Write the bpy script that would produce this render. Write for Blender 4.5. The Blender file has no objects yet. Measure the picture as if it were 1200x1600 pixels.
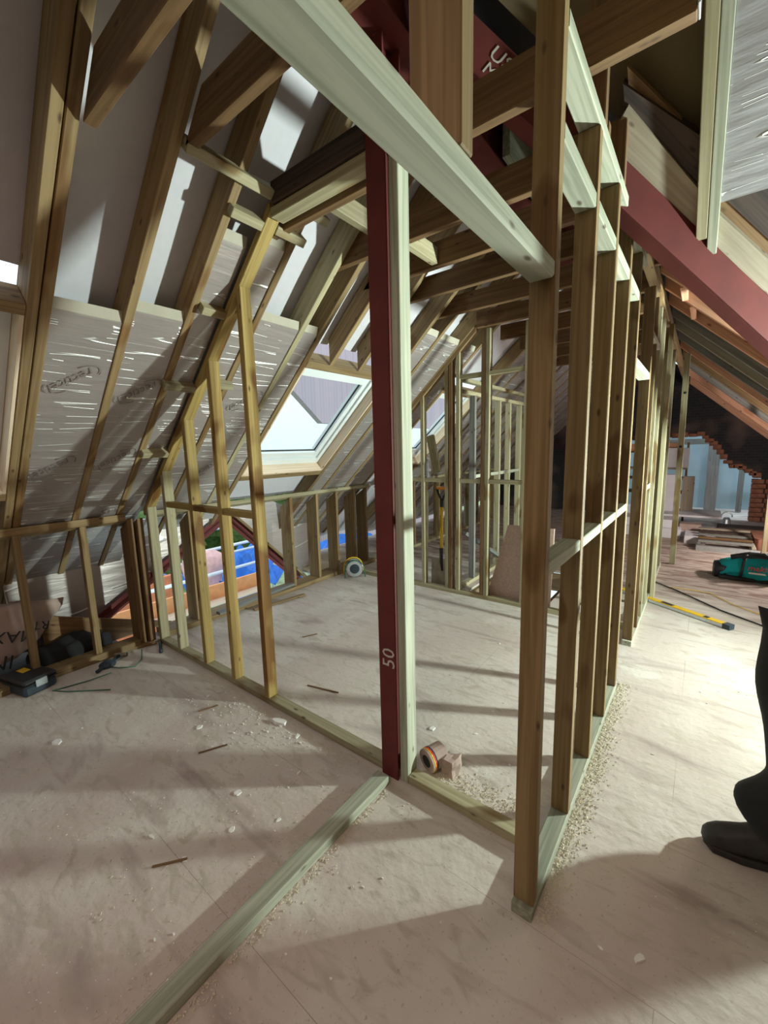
import bpy, bmesh, math, random
from mathutils import Vector, Matrix, noise
random.seed(7)
C = bpy.context.scene.collection
PI = math.pi

# ------------------------------------------------------------------ camera
cam_d = bpy.data.cameras.new('camera'); cam = bpy.data.objects.new('camera', cam_d); C.objects.link(cam)
bpy.context.scene.camera = cam
F_PX = 642.3
cam_d.sensor_fit = 'VERTICAL'; cam_d.sensor_height = 36.0; cam_d.lens = F_PX / 1600 * 36.0
cam_d.clip_start = 0.02; cam_d.clip_end = 200
yaw, pitch, roll = -0.660184, -0.1495296, -0.0248433
f = Vector((math.sin(yaw) * math.cos(pitch), math.cos(yaw) * math.cos(pitch), math.sin(pitch)))
r = Vector((math.cos(yaw), -math.sin(yaw), 0)); u = r.cross(f)
r2 = math.cos(roll) * r + math.sin(roll) * u; u2 = -math.sin(roll) * r + math.cos(roll) * u
M4 = Matrix((r2, u2, -f)).transposed().to_4x4(); M4.translation = Vector((0, 0, 1.6))
cam.matrix_world = M4

# ------------------------------------------------------------------ light
sc = bpy.context.scene
sc.view_settings.view_transform = 'Standard'; sc.view_settings.look = 'None'
sc.view_settings.exposure = 0.28; sc.view_settings.gamma = 1.0; sc.view_settings.use_curve_mapping = False
w = bpy.data.worlds.new('overcast sky'); sc.world = w; w.use_nodes = True
wn = w.node_tree.nodes; wl = w.node_tree.links
bg = wn['Background']; bg.inputs['Strength'].default_value = 1.7
tc = wn.new('ShaderNodeTexCoord'); sx = wn.new('ShaderNodeSeparateXYZ'); cr = wn.new('ShaderNodeValToRGB')
wl.new(tc.outputs['Generated'], sx.inputs[0]); wl.new(sx.outputs['Z'], cr.inputs[0]); wl.new(cr.outputs[0], bg.inputs['Color'])
cr.color_ramp.elements[0].position = 0.0; cr.color_ramp.elements[0].color = (.46, .61, .64, 1)
cr.color_ramp.elements[1].position = 0.35; cr.color_ramp.elements[1].color = (.62, .72, .80, 1)

def light(name, kind, loc, energy, color, **k):
    d = bpy.data.lights.new(name, kind); d.energy = energy; d.color = color
    for a, b in k.items(): setattr(d, a, b)
    o = bpy.data.objects.new(name, d); C.objects.link(o); o.location = loc
    return o
def aim(o, t):
    o.rotation_euler = (Vector(t) - o.location).to_track_quat('-Z', 'Y').to_euler()
o = light('work_light', 'AREA', (1.80, 3.65, 1.05), 245, (0.86, 1.0, 0.90), size=0.12); aim(o, (-.7, 3.0, 2.75))
o = light('added_fill_behind_camera', 'AREA', (-0.3, -0.9, 2.6), 23, (1.0, 0.74, 0.63), size=1.2); aim(o, (-.5, -.6, 0))  # added warm fill for the shaded faces, no lamp known there
light('work_light_far_end', 'POINT', (1.25, 6.9, 1.05), 110, (1.0, 0.88, 0.80), shadow_soft_size=0.08)
light('neighbour_room_light', 'POINT', (1.4, 11.6, 1.9), 40, (0.75, 0.9, 1.0), shadow_soft_size=0.1)

# ------------------------------------------------------------------ materials
def new_mat(name):
    m = bpy.data.materials.new(name); m.use_nodes = True
    nt = m.node_tree; b = nt.nodes['Principled BSDF']; return m, nt, b
def flat(name, col, rough=.7, metal=0, noise_amt=.12, scale=12, bump=0.0):
    m, nt, b = new_mat(name); N = nt.nodes; L = nt.links
    tc = N.new('ShaderNodeTexCoord'); n = N.new('ShaderNodeTexNoise'); n.inputs['Scale'].default_value = scale; n.inputs['Detail'].default_value = 6
    L.new(tc.outputs['Object'], n.inputs['Vector'])
    mx = N.new('ShaderNodeMix'); mx.data_type = 'RGBA'
    c0 = [max(0, c * (1 - noise_amt * 1.6)) for c in col]; c1 = [min(1, c * (1 + noise_amt * 1.6)) for c in col]
    mx.inputs[6].default_value = (*c0, 1); mx.inputs[7].default_value = (*c1, 1)
    L.new(n.outputs['Fac'], mx.inputs[0]); L.new(mx.outputs[2], b.inputs['Base Color'])
    b.inputs['Roughness'].default_value = rough; b.inputs['Metallic'].default_value = metal
    if bump:
        bp = N.new('ShaderNodeBump'); bp.inputs['Strength'].default_value = bump; bp.inputs['Distance'].default_value = .01
        L.new(n.outputs['Fac'], bp.inputs['Height']); L.new(bp.outputs[0], b.inputs['Normal'])
    return m
def wood(name, col, dark, shade_blotch=None, shade_blotch_lo=.58):
    m, nt, b = new_mat(name); N = nt.nodes; L = nt.links
    tc = N.new('ShaderNodeTexCoord'); oi = N.new('ShaderNodeObjectInfo')
    off = N.new('ShaderNodeVectorMath'); off.operation = 'ADD'
    cmb = N.new('ShaderNodeCombineXYZ'); mul = N.new('ShaderNodeMath'); mul.operation = 'MULTIPLY'; mul.inputs[1].default_value = 37
    L.new(oi.outputs['Random'], mul.inputs[0]); L.new(mul.outputs[0], cmb.inputs[0]); L.new(mul.outputs[0], cmb.inputs[1])
    L.new(tc.outputs['Object'], off.inputs[0]); L.new(cmb.outputs[0], off.inputs[1])
    def mapn(s):
        q = N.new('ShaderNodeMapping'); q.inputs['Scale'].default_value = s; L.new(off.outputs[0], q.inputs['Vector']); return q
    g = N.new('ShaderNodeTexNoise'); g.inputs['Scale'].default_value = 1; g.inputs['Detail'].default_value = 5; g.inputs['Distortion'].default_value = .6
    L.new(mapn((1.6, 55, 55)).outputs[0], g.inputs['Vector'])
    gr = N.new('ShaderNodeValToRGB'); gr.color_ramp.elements[0].position = .36; gr.color_ramp.elements[1].position = .62
    gr.color_ramp.elements[0].color = (*dark, 1); gr.color_ramp.elements[1].color = (*col, 1)
    L.new(g.outputs['Fac'], gr.inputs[0])
    out = gr.outputs[0]
    sn = N.new('ShaderNodeTexNoise'); sn.inputs['Scale'].default_value = 1; sn.inputs['Detail'].default_value = 2
    L.new(mapn((2.2, 5, 5)).outputs[0], sn.inputs['Vector'])
    if shade_blotch:  # random brown blotches; on the studs they paint in noggin shadow bands
        sr = N.new('ShaderNodeValToRGB'); sr.color_ramp.elements[0].position = shade_blotch_lo; sr.color_ramp.elements[1].position = shade_blotch_lo + .06
        L.new(sn.outputs['Fac'], sr.inputs[0])
        mx = N.new('ShaderNodeMix'); mx.data_type = 'RGBA'; mx.blend_type = 'MULTIPLY'; mx.inputs[7].default_value = (*shade_blotch, 1)
        L.new(sr.outputs[0], mx.inputs[0]); L.new(out, mx.inputs[6]); out = mx.outputs[2]
    kn = N.new('ShaderNodeTexVoronoi'); kn.inputs['Scale'].default_value = 1
    L.new(mapn((5.5, 13, 13)).outputs[0], kn.inputs['Vector'])
    kr = N.new('ShaderNodeValToRGB'); kr.color_ramp.elements[0].position = .05; kr.color_ramp.elements[1].position = .13
    kr.color_ramp.elements[0].color = (.22, .16, .10, 1); kr.color_ramp.elements[1].color = (1, 1, 1, 1)
    L.new(kn.outputs['Distance'], kr.inputs[0])
    m2 = N.new('ShaderNodeMix'); m2.data_type = 'RGBA'; m2.blend_type = 'MULTIPLY'; m2.inputs[0].default_value = .9
    L.new(out, m2.inputs[6]); L.new(kr.outputs[0], m2.inputs[7])
    hs = N.new('ShaderNodeHueSaturation'); rm = N.new('ShaderNodeMapRange'); rm.inputs[3].default_value = .82; rm.inputs[4].default_value = 1.14
    L.new(oi.outputs['Random'], rm.inputs[0]); L.new(rm.outputs[0], hs.inputs['Value']); L.new(m2.outputs[2], hs.inputs['Color'])
    L.new(hs.outputs[0], b.inputs['Base Color']); b.inputs['Roughness'].default_value = .75
    bp = N.new('ShaderNodeBump'); bp.inputs['Strength'].default_value = .25; bp.inputs['Distance'].default_value = .003
    L.new(g.outputs['Fac'], bp.inputs['Height']); L.new(bp.outputs[0], b.inputs['Normal'])
    return m
BR = (.50, .34, .20)  # brown tint of the shadow bands painted on the amber studs
W_CLS = wood('treated_timber', (.42, .38, .24), (.31, .27, .16), (.62, .46, .30), .60)
W_HDR = wood('header_timber', (.46, .47, .37), (.30, .32, .24))
W_AMB = wood('amber_timber', (.40, .29, .095), (.27, .175, .05), BR, .56)
W_RAF = wood('rafter_timber', (.30, .21, .10), (.20, .125, .055), (.75, .6, .45), .6)
W_BRN = wood('brown_timber', (.22, .125, .055), (.14, .075, .03), (.7, .55, .4), .6)
W_STUD = wood('stud_timber', (.27, .185, .085), (.18, .115, .045), (.62, .5, .36), .58)
W_SAL = wood('warm_lit_new_timber', (.82, .45, .29), (.66, .34, .21), (.85, .7, .6), .62)  # orange light on the right rafters is put into this base colour
W_OLD = wood('old_dark_timber', (.075, .045, .035), (.03, .02, .016))
W_PINE = wood('pale_pine_lining', (.80, .66, .50), (.68, .52, .38))
W_GREY = wood('grey_timber', (.24, .24, .22), (.15, .15, .14))  # plain grey wood, shared by some rafters, frames and offcuts
W_BEI = wood('pale_beige_board', (.40, .35, .27), (.32, .27, .20))
M_RED = flat('red_oxide_steel', (.14, .022, .020), .75, 0, .25, 6)
M_DKRED = flat('dark_dirty_red_steel', (.075, .018, .02), .6, 0, .7, 25, .5)
M_WHITE = flat('white_frame_plastic', (.75, .80, .82), .4, 0, .03)
M_GAL = flat('galvanised_steel', (.62, .68, .72), .35, .8, .15, 30)
M_PLY = flat('olive_brown_sheathing', (.16, .12, .065), .9, 0, .15, 4)
M_PIR = flat('cream_foam', (.46, .43, .35), .9, 0, .08)
M_OSB = flat('pinkish_chipboard', (.52, .38, .32), .85, 0, .2, 60)
M_BLACK = flat('black_plastic', (.02, .022, .026), .5, 0, .3)
M_CLOTH = flat('black_cloth', (.014, .015, .017), .9, 0, .35, 9, .3)
M_BOOT = flat('black_leather', (.03, .028, .027), .55, 0, .4, 18, .4)
M_NAVY = flat('dark_navy_plastic', (.025, .04, .06), .5, 0, .3)
M_YEL = flat('yellow_plastic', (.80, .50, .02), .45, 0, .05)
M_ORG = flat('orange_plastic', (.85, .32, .03), .5, 0, .05)
M_TEAL = flat('teal_fabric', (.0, .36, .40), .8, 0, .3, 9, .3)
M_PLAST = flat('white_plaster', (.85, .84, .82), .9, 0, .06, 30, .4)
M_WBOX = flat('white_board_faces', (.74, .74, .80), .7, 0, .08, 5)
M_PAPER = flat('pinkish_paper_sack', (.42, .31, .27), .8, 0, .2, 7, .3)
M_BLUE = flat('blue_tarpaulin', (.01, .16, .62), .5, 0, .35, 5, .4)
M_BRICKO = flat('orange_brickwork', (.72, .22, .10), .85, 0, .3, 9)
M_GREEN = flat('garden_foliage', (.07, .13, .03), .8, 0, .7, 8)
M_GRASS = flat('pale_grass', (.30, .38, .20), .9, 0, .5, 4)
M_PINKST = flat('pink_stone', (.75, .45, .42), .8, 0, .2, 14, .4)
M_BLUEW = flat('pale_blue_plaster', (.33, .45, .50), .85, 0, .10, 2.5)
M_RUBBER = flat('dark_rubber', (.03, .03, .03), .7)
M_GRNCORD = flat('green_cord', (.05, .16, .11), .6)
M_RUST = flat('shovel_blade_steel', (.33, .28, .22), .5, .3, .4, 9)
M_INK = flat('black_print', (.03, .03, .03), .8)
M_INKGREY = flat('grey_print', (.22, .19, .18), .7)
M_CHALK = flat('white_chalk', (.60, .55, .52), .9)
M_REDPR = flat('red_print', (.75, .03, .03), .6)
M_WPR = flat('white_print', (.85, .85, .85), .6)

def foil_mat(name, col, metal=.55):
    m, nt, b = new_mat(name); N = nt.nodes; L = nt.links
    tc = N.new('ShaderNodeTexCoord')
    mp = N.new('ShaderNodeMapping'); mp.inputs['Scale'].default_value = (1.2, 9, 9); L.new(tc.outputs['Object'], mp.inputs['Vector'])
    n = N.new('ShaderNodeTexNoise'); n.inputs['Scale'].default_value = 2.4; n.inputs['Detail'].default_value = 3; L.new(mp.outputs[0], n.inputs['Vector'])
    # sharp creases running across the board
    mp2 = N.new('ShaderNodeMapping'); mp2.inputs['Scale'].default_value = (.55, 11, 2); L.new(tc.outputs['Object'], mp2.inputs['Vector'])
    n2 = N.new('ShaderNodeTexNoise'); n2.inputs['Scale'].default_value = 1.5; n2.inputs['Detail'].default_value = 1.2; n2.inputs['Distortion'].default_value = .3; L.new(mp2.outputs[0], n2.inputs['Vector'])
    ab = N.new('ShaderNodeMath'); ab.operation = 'SUBTRACT'; ab.inputs[1].default_value = .5; L.new(n2.outputs['Fac'], ab.inputs[0])
    a2 = N.new('ShaderNodeMath'); a2.operation = 'ABSOLUTE'; L.new(ab.outputs[0], a2.inputs[0])
    rr = N.new('ShaderNodeValToRGB'); rr.color_ramp.elements[0].position = 0; rr.color_ramp.elements[1].position = .014
    rr.color_ramp.elements[0].color = (1, 1, 1, 1); rr.color_ramp.elements[1].color = (0, 0, 0, 1); L.new(a2.outputs[0], rr.inputs[0])
    n3 = N.new('ShaderNodeTexNoise'); n3.inputs['Scale'].default_value = 4; L.new(tc.outputs['Object'], n3.inputs['Vector'])
    gt = N.new('ShaderNodeMath'); gt.operation = 'GREATER_THAN'; gt.inputs[1].default_value = .47; L.new(n3.outputs['Fac'], gt.inputs[0])
    mm = N.new('ShaderNodeMath'); mm.operation = 'MULTIPLY'; L.new(rr.outputs[0], mm.inputs[0]); L.new(gt.outputs[0], mm.inputs[1])
    mx = N.new('ShaderNodeMix'); mx.data_type = 'RGBA'; mx.inputs[6].default_value = (*col, 1); mx.inputs[7].default_value = (.9, .92, .92, 1)
    L.new(mm.outputs[0], mx.inputs[0]); L.new(mx.outputs[2], b.inputs['Base Color'])
    b.inputs['Metallic'].default_value = metal; b.inputs['Roughness'].default_value = .42
    ad = N.new('ShaderNodeMath'); ad.operation = 'ADD'; L.new(n.outputs['Fac'], ad.inputs[0]); L.new(mm.outputs[0], ad.inputs[1])
    bp = N.new('ShaderNodeBump'); bp.inputs['Strength'].default_value = .5; bp.inputs['Distance'].default_value = .01
    L.new(ad.outputs[0], bp.inputs['Height']); L.new(bp.outputs[0], b.inputs['Normal'])
    return m
M_FOIL = foil_mat('creased_foil', (.46, .415, .40))
M_FOILW = foil_mat('silver_foil_panel', (.44, .44, .47), .5)
M_MEMB = flat('white_membrane', (.60, .59, .64), .75, 0, .04, 20)
M_FELT = flat('dark_roof_felt', (.035, .03, .03), .9, 0, .3, 6)

# floor: dusty chipboard
def floor_mat():
    m, nt, b = new_mat('dusty_chipboard'); N = nt.nodes; L = nt.links
    tc = N.new('ShaderNodeTexCoord')
    def nz(scale, det, mapping=None, dist=0):
        n = N.new('ShaderNodeTexNoise'); n.inputs['Scale'].default_value = scale; n.inputs['Detail'].default_value = det; n.inputs['Distortion'].default_value = dist
        if mapping:
            q = N.new('ShaderNodeMapping'); q.inputs['Scale'].default_value = mapping; q.inputs['Rotation'].default_value = (0, 0, .5); L.new(tc.outputs['Object'], q.inputs['Vector']); L.new(q.outputs[0], n.inputs['Vector'])
        else: L.new(tc.outputs['Object'], n.inputs['Vector'])
        return n
    def mixc(fac, a, c):
        mx = N.new('ShaderNodeMix'); mx.data_type = 'RGBA'
        L.new(fac, mx.inputs[0])
        for i, v in ((6, a), (7, c)):
            if isinstance(v, tuple): mx.inputs[i].default_value = (*v, 1)
            else: L.new(v, mx.inputs[i])
        return mx.outputs[2]
    def ramp(n, a, c):
        q = N.new('ShaderNodeValToRGB'); q.color_ramp.elements[0].position = a; q.color_ramp.elements[1].position = c; L.new(n, q.inputs[0]); return q.outputs[0]
    big = nz(1.3, 6, (1, .55, 1), .5)
    col = mixc(ramp(big.outputs['Fac'], .35, .65), (.56, .47, .43), (.66, .61, .56))
    col = mixc(ramp(nz(2.7, 5, (.5, 2.2, 1), .6).outputs['Fac'], .56, .70), col, (.40, .325, .30))
    col = mixc(ramp(nz(2.1, 4).outputs['Fac'], .60, .74), col, (.72, .70, .64))
    sp = N.new('ShaderNodeSeparateXYZ'); L.new(tc.outputs['Object'], sp.inputs[0])
    ad = N.new('ShaderNodeMath'); ad.operation = 'MULTIPLY_ADD'; ad.inputs[1].default_value = 2.2; L.new(nz(2.4, 6, (.5, 2.0, 1), .4).outputs['Fac'], ad.inputs[0]); L.new(sp.outputs['Y'], ad.inputs[2])
    mr = N.new('ShaderNodeMapRange'); mr.inputs[1].default_value = 5.6; mr.inputs[2].default_value = 6.6; L.new(ad.outputs[0], mr.inputs[0])
    dirt = mixc(ramp(nz(6, 8, (.4, 2.5, 1), 1.0).outputs['Fac'], .40, .62), (.26, .17, .14), (.52, .45, .40))
    col = mixc(mr.outputs[0], col, dirt)
    grit = ramp(nz(9, 8, (.6, 1.6, 1), 1.2).outputs['Fac'], .54, .68)
    col = mixc(grit, col, (.50, .44, .38))
    fine = nz(70, 4)
    col = mixc(ramp(fine.outputs['Fac'], .62, .72), col, (.46, .38, .33))
    v = N.new('ShaderNodeTexVoronoi'); v.inputs['Scale'].default_value = 38; L.new(tc.outputs['Object'], v.inputs['Vector'])
    q = N.new('ShaderNodeValToRGB'); q.color_ramp.elements[0].position = .05; q.color_ramp.elements[1].position = .09
    q.color_ramp.elements[0].color = (1, 1, 1, 1); q.color_ramp.elements[1].color = (0, 0, 0, 1); L.new(v.outputs['Distance'], q.inputs[0])
    gate = ramp(nz(1.7, 4).outputs['Fac'], .50, .60)
    mm = N.new('ShaderNodeMath'); mm.operation = 'MULTIPLY'; L.new(q.outputs[0], mm.inputs[0]); L.new(gate, mm.inputs[1])
    col = mixc(mm.outputs[0], col, (.86, .84, .80))
    # board joints: 0.6 m boards, 2.4 m long
    br = N.new('ShaderNodeTexBrick'); br.inputs['Scale'].default_value = 1; br.inputs['Brick Width'].default_value = 2.4; br.inputs['Row Height'].default_value = .6
    br.inputs['Mortar Size'].default_value = .0013; br.inputs['Mortar Smooth'].default_value = 0.2
    L.new(tc.outputs['Object'], br.inputs['Vector'])
    g2 = ramp(nz(1.1, 2).outputs['Fac'], .45, .52)
    m3 = N.new('ShaderNodeMath'); m3.operation = 'MULTIPLY'; L.new(br.outputs['Fac'], m3.inputs[0]); L.new(g2, m3.inputs[1])
    col = mixc(m3.outputs[0], col, (.38, .31, .28))
    L.new(col, b.inputs['Base Color']); b.inputs['Roughness'].default_value = .9
    bp = N.new('ShaderNodeBump'); bp.inputs['Strength'].default_value = .6; bp.inputs['Distance'].default_value = .006
    f2 = nz(26, 8); L.new(f2.outputs['Fac'], bp.inputs['Height']); L.new(bp.outputs[0], b.inputs['Normal'])
    return m
M_FLOOR = floor_mat()
def brick_mat():
    m, nt, b = new_mat('dark_brick'); N = nt.nodes; L = nt.links  # near-black brick with paler brown patches from noise
    tc = N.new('ShaderNodeTexCoord'); mp = N.new('ShaderNodeMapping'); mp.inputs['Rotation'].default_value = (PI / 2, 0, 0); L.new(tc.outputs['Object'], mp.inputs['Vector'])
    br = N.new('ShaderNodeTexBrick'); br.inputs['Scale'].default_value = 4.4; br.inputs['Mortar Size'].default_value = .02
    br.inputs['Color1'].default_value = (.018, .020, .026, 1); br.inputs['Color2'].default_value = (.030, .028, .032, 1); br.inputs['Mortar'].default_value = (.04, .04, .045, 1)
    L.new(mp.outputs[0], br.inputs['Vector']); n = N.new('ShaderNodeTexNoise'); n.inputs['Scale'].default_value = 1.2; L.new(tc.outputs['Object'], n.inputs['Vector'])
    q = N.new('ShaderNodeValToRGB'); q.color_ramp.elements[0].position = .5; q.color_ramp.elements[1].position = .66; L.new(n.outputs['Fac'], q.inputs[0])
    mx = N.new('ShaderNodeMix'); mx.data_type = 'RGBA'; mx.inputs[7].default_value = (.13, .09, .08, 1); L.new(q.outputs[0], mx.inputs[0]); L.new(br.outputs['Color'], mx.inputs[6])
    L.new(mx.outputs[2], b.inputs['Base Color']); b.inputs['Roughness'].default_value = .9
    return m
M_BRICK = brick_mat()
M_BRICKR = flat('broken_red_brick', (.30, .13, .08), .9, 0, .5, 14, .6)
def tile_mat():
    m, nt, b = new_mat('pinkish_roof_tiles'); N = nt.nodes; L = nt.links
    tc = N.new('ShaderNodeTexCoord'); br = N.new('ShaderNodeTexBrick'); br.inputs['Scale'].default_value = 3
    br.inputs['Color1'].default_value = (.55, .42, .46, 1); br.inputs['Color2'].default_value = (.48, .38, .43, 1); br.inputs['Mortar'].default_value = (.62, .52, .55, 1)
    L.new(tc.outputs['Object'], br.inputs['Vector']); L.new(br.outputs['Color'], b.inputs['Base Color']); b.inputs['Roughness'].default_value = .9
    return m
M_TILE = tile_mat()
def glass_mat():
    m, nt, b = new_mat('window_glass'); N = nt.nodes; L = nt.links
    tr = N.new('ShaderNodeBsdfTransparent'); tr.inputs[0].default_value = (.93, .97, .97, 1); gl = N.new('ShaderNodeBsdfGlossy'); gl.inputs['Roughness'].default_value = .05
    mx = N.new('ShaderNodeMixShader'); mx.inputs[0].default_value = .05; L.new(tr.outputs[0], mx.inputs[1]); L.new(gl.outputs[0], mx.inputs[2])
    L.new(mx.outputs[0], N['Material Output'].inputs['Surface']); return m
M_GLASS = glass_mat()
def clear_mat():
    m, nt, b = new_mat('clear_bottle_plastic'); b.inputs['Base Color'].default_value = (.8, .83, .9, 1); b.inputs['Roughness'].default_value = .1
    b.inputs['Transmission Weight'].default_value = .8; b.inputs['IOR'].default_value = 1.2; return m
M_CLEAR = clear_mat()

# ------------------------------------------------------------------ builders
def tag(o, label=None, cat=None, group=None, kind=None):
    if label: o['label'] = label
    if cat: o['category'] = cat
    if group: o['group'] = group
    if kind: o['kind'] = kind
    return o
def thing(name, loc, label, cat, group=None, kind=None):
    o = bpy.data.objects.new(name, None); C.objects.link(o); o.location = loc; o.empty_display_size = .1
    return tag(o, label, cat, group, kind)
def link(name, me, mat, world, parent=None):
    o = bpy.data.objects.new(name, me); C.objects.link(o)
    if mat: me.materials.append(mat)
    if parent is not None:
        o.parent = parent
        pm = Matrix.Identity(4); chain = parent
        while chain is not None:
            pm = chain.matrix_basis @ pm; chain = chain.parent
        o.matrix_basis = pm.inverted() @ world
    else: o.matrix_basis = world
    return o
def frame(o, x, side):
    X = Vector(x).normalized(); S = Vector(side); Y = (S - S.dot(X) * X).normalized(); Z = X.cross(Y)
    m = Matrix((X, Y, Z)).transposed().to_4x4(); m.translation = Vector(o); return m
def mesh_world(name, verts, faces, mat, origin=None, x=(1, 0, 0), side=(0, 1, 0), parent=None, bevel=0, smooth=False):
    """verts are world points; the object frame has its X along x so the grain follows the timber."""
    vs = [Vector(v) for v in verts]
    if origin is None:
        origin = sum(vs, Vector()) / len(vs)
    fm = frame(origin, x, side); inv = fm.inverted()
    me = bpy.data.meshes.new(name); me.from_pydata([inv @ v for v in vs], [], faces)
    bm = bmesh.new(); bm.from_mesh(me); bmesh.ops.recalc_face_normals(bm, faces=bm.faces)
    if bevel: bmesh.ops.bevel(bm, geom=bm.edges[:], offset=bevel, segments=1, affect='EDGES', clamp_overlap=True)
    bm.to_mesh(me); bm.free()
    if smooth:
        for p in me.polygons: p.use_smooth = True
    me.update()
    return link(name, me, mat, fm, parent)
BOXF = [(0, 1, 3, 2), (4, 6, 7, 5), (0, 4, 5, 1), (2, 3, 7, 6), (0, 2, 6, 4), (1, 5, 7, 3)]
def hexa(name, pts, mat, x, side, parent=None, bevel=.003):
    return mesh_world(name, pts, BOXF, mat, None, x, side, parent, bevel)
def box(name, x0, x1, y0, y1, z0, z1, mat, parent=None, bevel=.003):
    pts = [(x, y, z) for x in (x0, x1) for y in (y0, y1) for z in (z0, z1)]
    dx, dy, dz = x1 - x0, y1 - y0, z1 - z0
    if dx >= dy and dx >= dz: X, S = (1, 0, 0), (0, 1, 0)
    elif dy >= dz: X, S = (0, 1, 0), (1, 0, 0)
    else: X, S = (0, 0, 1), (1, 0, 0)
    return hexa(name, pts, mat, X, S, parent, min(bevel, .3 * min(dx, dy, dz)))
def stud(name, x0, x1, y0, y1, z0, top, mat, parent=None):
    tf = top if callable(top) else (lambda x, y: top)
    pts = []
    for x in (x0, x1):
        for y in (y0, y1):
            pts.append((x, y, z0)); pts.append((x, y, tf(x, y)))
    return hexa(name, pts, mat, (0, 0, 1), (1, 0, 0), parent)
def beam(name, p0, p1, side, w, h, mat, parent=None, bevel=.003):
    p0, p1 = Vector(p0), Vector(p1); X = (p1 - p0).normalized(); S = Vector(side); S = (S - S.dot(X) * X).normalized(); U = X.cross(S)
    pts = [p + S * a * w / 2 + U * c * h / 2 for p in (p0, p1) for a in (-1, 1) for c in (-1, 1)]
    return hexa(name, pts, mat, X, S, parent, min(bevel, .3 * min(w, h)))
def prism(name, poly, nrm, thick, mat, parent=None, x=None, bevel=0):
    """planar world polygon extruded by thick along nrm"""
    n = Vector(nrm).normalized() * thick; a = [Vector(p) for p in poly]; b = [p + n for p in a]; k = len(a)
    faces = [tuple(range(k)), tuple(range(2 * k - 1, k - 1, -1))] + [(i, (i + 1) % k, k + (i + 1) % k, k + i) for i in range(k)]
    X = Vector(x) if x is not None else (a[1] - a[0])
    S = Vector(nrm)
    return mesh_world(name, a + b, faces, mat, None, X, S, parent, bevel)
def tube(name, pts, rad, mat, parent=None, seg=8, closed=False):
    pts = [Vector(p) for p in pts]; V = []; F = []
    rads = rad if isinstance(rad, (list, tuple)) else [rad] * len(pts)
    up = Vector((0, 0, 1))
    for i, p in enumerate(pts):
        a = pts[max(0, i - 1)]; c = pts[min(len(pts) - 1, i + 1)]; d = (c - a).normalized()
        s = d.cross(up)
        if s.length < .05: s = d.cross(Vector((1, 0, 0)))
        s.normalize(); t = s.cross(d).normalized()
        for k in range(seg):
            an = 2 * PI * k / seg; V.append(p + (s * math.cos(an) + t * math.sin(an)) * rads[i])
    for i in range(len(pts) - 1):
        for k in range(seg): F.append((i * seg + k, i * seg + (k + 1) % seg, (i + 1) * seg + (k + 1) % seg, (i + 1) * seg + k))
    F.append(tuple(range(seg))[::-1]); F.append(tuple(range((len(pts) - 1) * seg, len(pts) * seg)))
    return mesh_world(name, V, F, mat, None, (1, 0, 0), (0, 1, 0), parent, 0, True)
def lathe(name, prof, origin, axis, mat, parent=None, seg=20):
    ax = Vector(axis).normalized(); s = ax.cross(Vector((0, 0, 1)))
    if s.length < .05: s = Vector((1, 0, 0))
    s.normalize(); t = ax.cross(s); o = Vector(origin); V = []; F = []
    for (rr, h) in prof:
        for k in range(seg):
            an = 2 * PI * k / seg; V.append(o + ax * h + (s * math.cos(an) + t * math.sin(an)) * max(rr, 1e-4))
    for i in range(len(prof) - 1):
        for k in range(seg): F.append((i * seg + k, i * seg + (k + 1) % seg, (i + 1) * seg + (k + 1) % seg, (i + 1) * seg + k))
    F.append(tuple(range(seg))[::-1]); F.append(tuple(range((len(prof) - 1) * seg, len(prof) * seg)))
    return mesh_world(name, V, F, mat, None, (1, 0, 0), (0, 1, 0), parent, 0, False)
def text(name, body, origin, xdir, ydir, size, mat, parent=None, shear=0, align='CENTER'):
    cu = bpy.data.curves.new(name, 'FONT'); cu.body = body; cu.size = size; cu.extrude = .0006; cu.shear = shear; cu.align_x = align; cu.align_y = 'CENTER'
    cu.resolution_u = 2
    X = Vector(xdir).normalized(); Y = Vector(ydir); Y = (Y - Y.dot(X) * X).normalized(); Z = X.cross(Y)
    m = Matrix((X, Y, Z)).transposed().to_4x4(); m.translation = Vector(origin)
    tmp = bpy.data.objects.new(name, cu); me = bpy.data.meshes.new_from_object(tmp); bpy.data.objects.remove(tmp)
    return link(name, me, mat, m, parent)
def rough_solid(name, verts, faces, mat, origin, sub=2, amp=.01, freq=9, parent=None, smooth=True, rnd=.6):
    me = bpy.data.meshes.new(name); me.from_pydata([Vector(v) - Vector(origin) for v in verts], [], faces)
    bm = bmesh.new(); bm.from_mesh(me); bmesh.ops.recalc_face_normals(bm, faces=bm.faces)
    bmesh.ops.subdivide_edges(bm, edges=bm.edges[:], cuts=sub, use_grid_fill=True, smooth=rnd)
    bm.normal_update()
    for v in bm.verts:
        v.co += v.normal * amp * noise.noise((v.co + Vector(origin)) * freq)
    bm.to_mesh(me); bm.free()
    for p in me.polygons: p.use_smooth = smooth
    return link(name, me, mat, Matrix.Translation(Vector(origin)), parent)

def zL(x): return 4.46 + .9 * x            # underside of the left rafters
def zR(x): return 2.50 - .916 * x          # underside of the right rafters
def zW(y): return 4.596 - .763 * y         # underside of the wing roof (falls away from the camera)
RD = .15; RV = .2; RVR = .2                          # rafter depth along the slope normal / vertically

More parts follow.
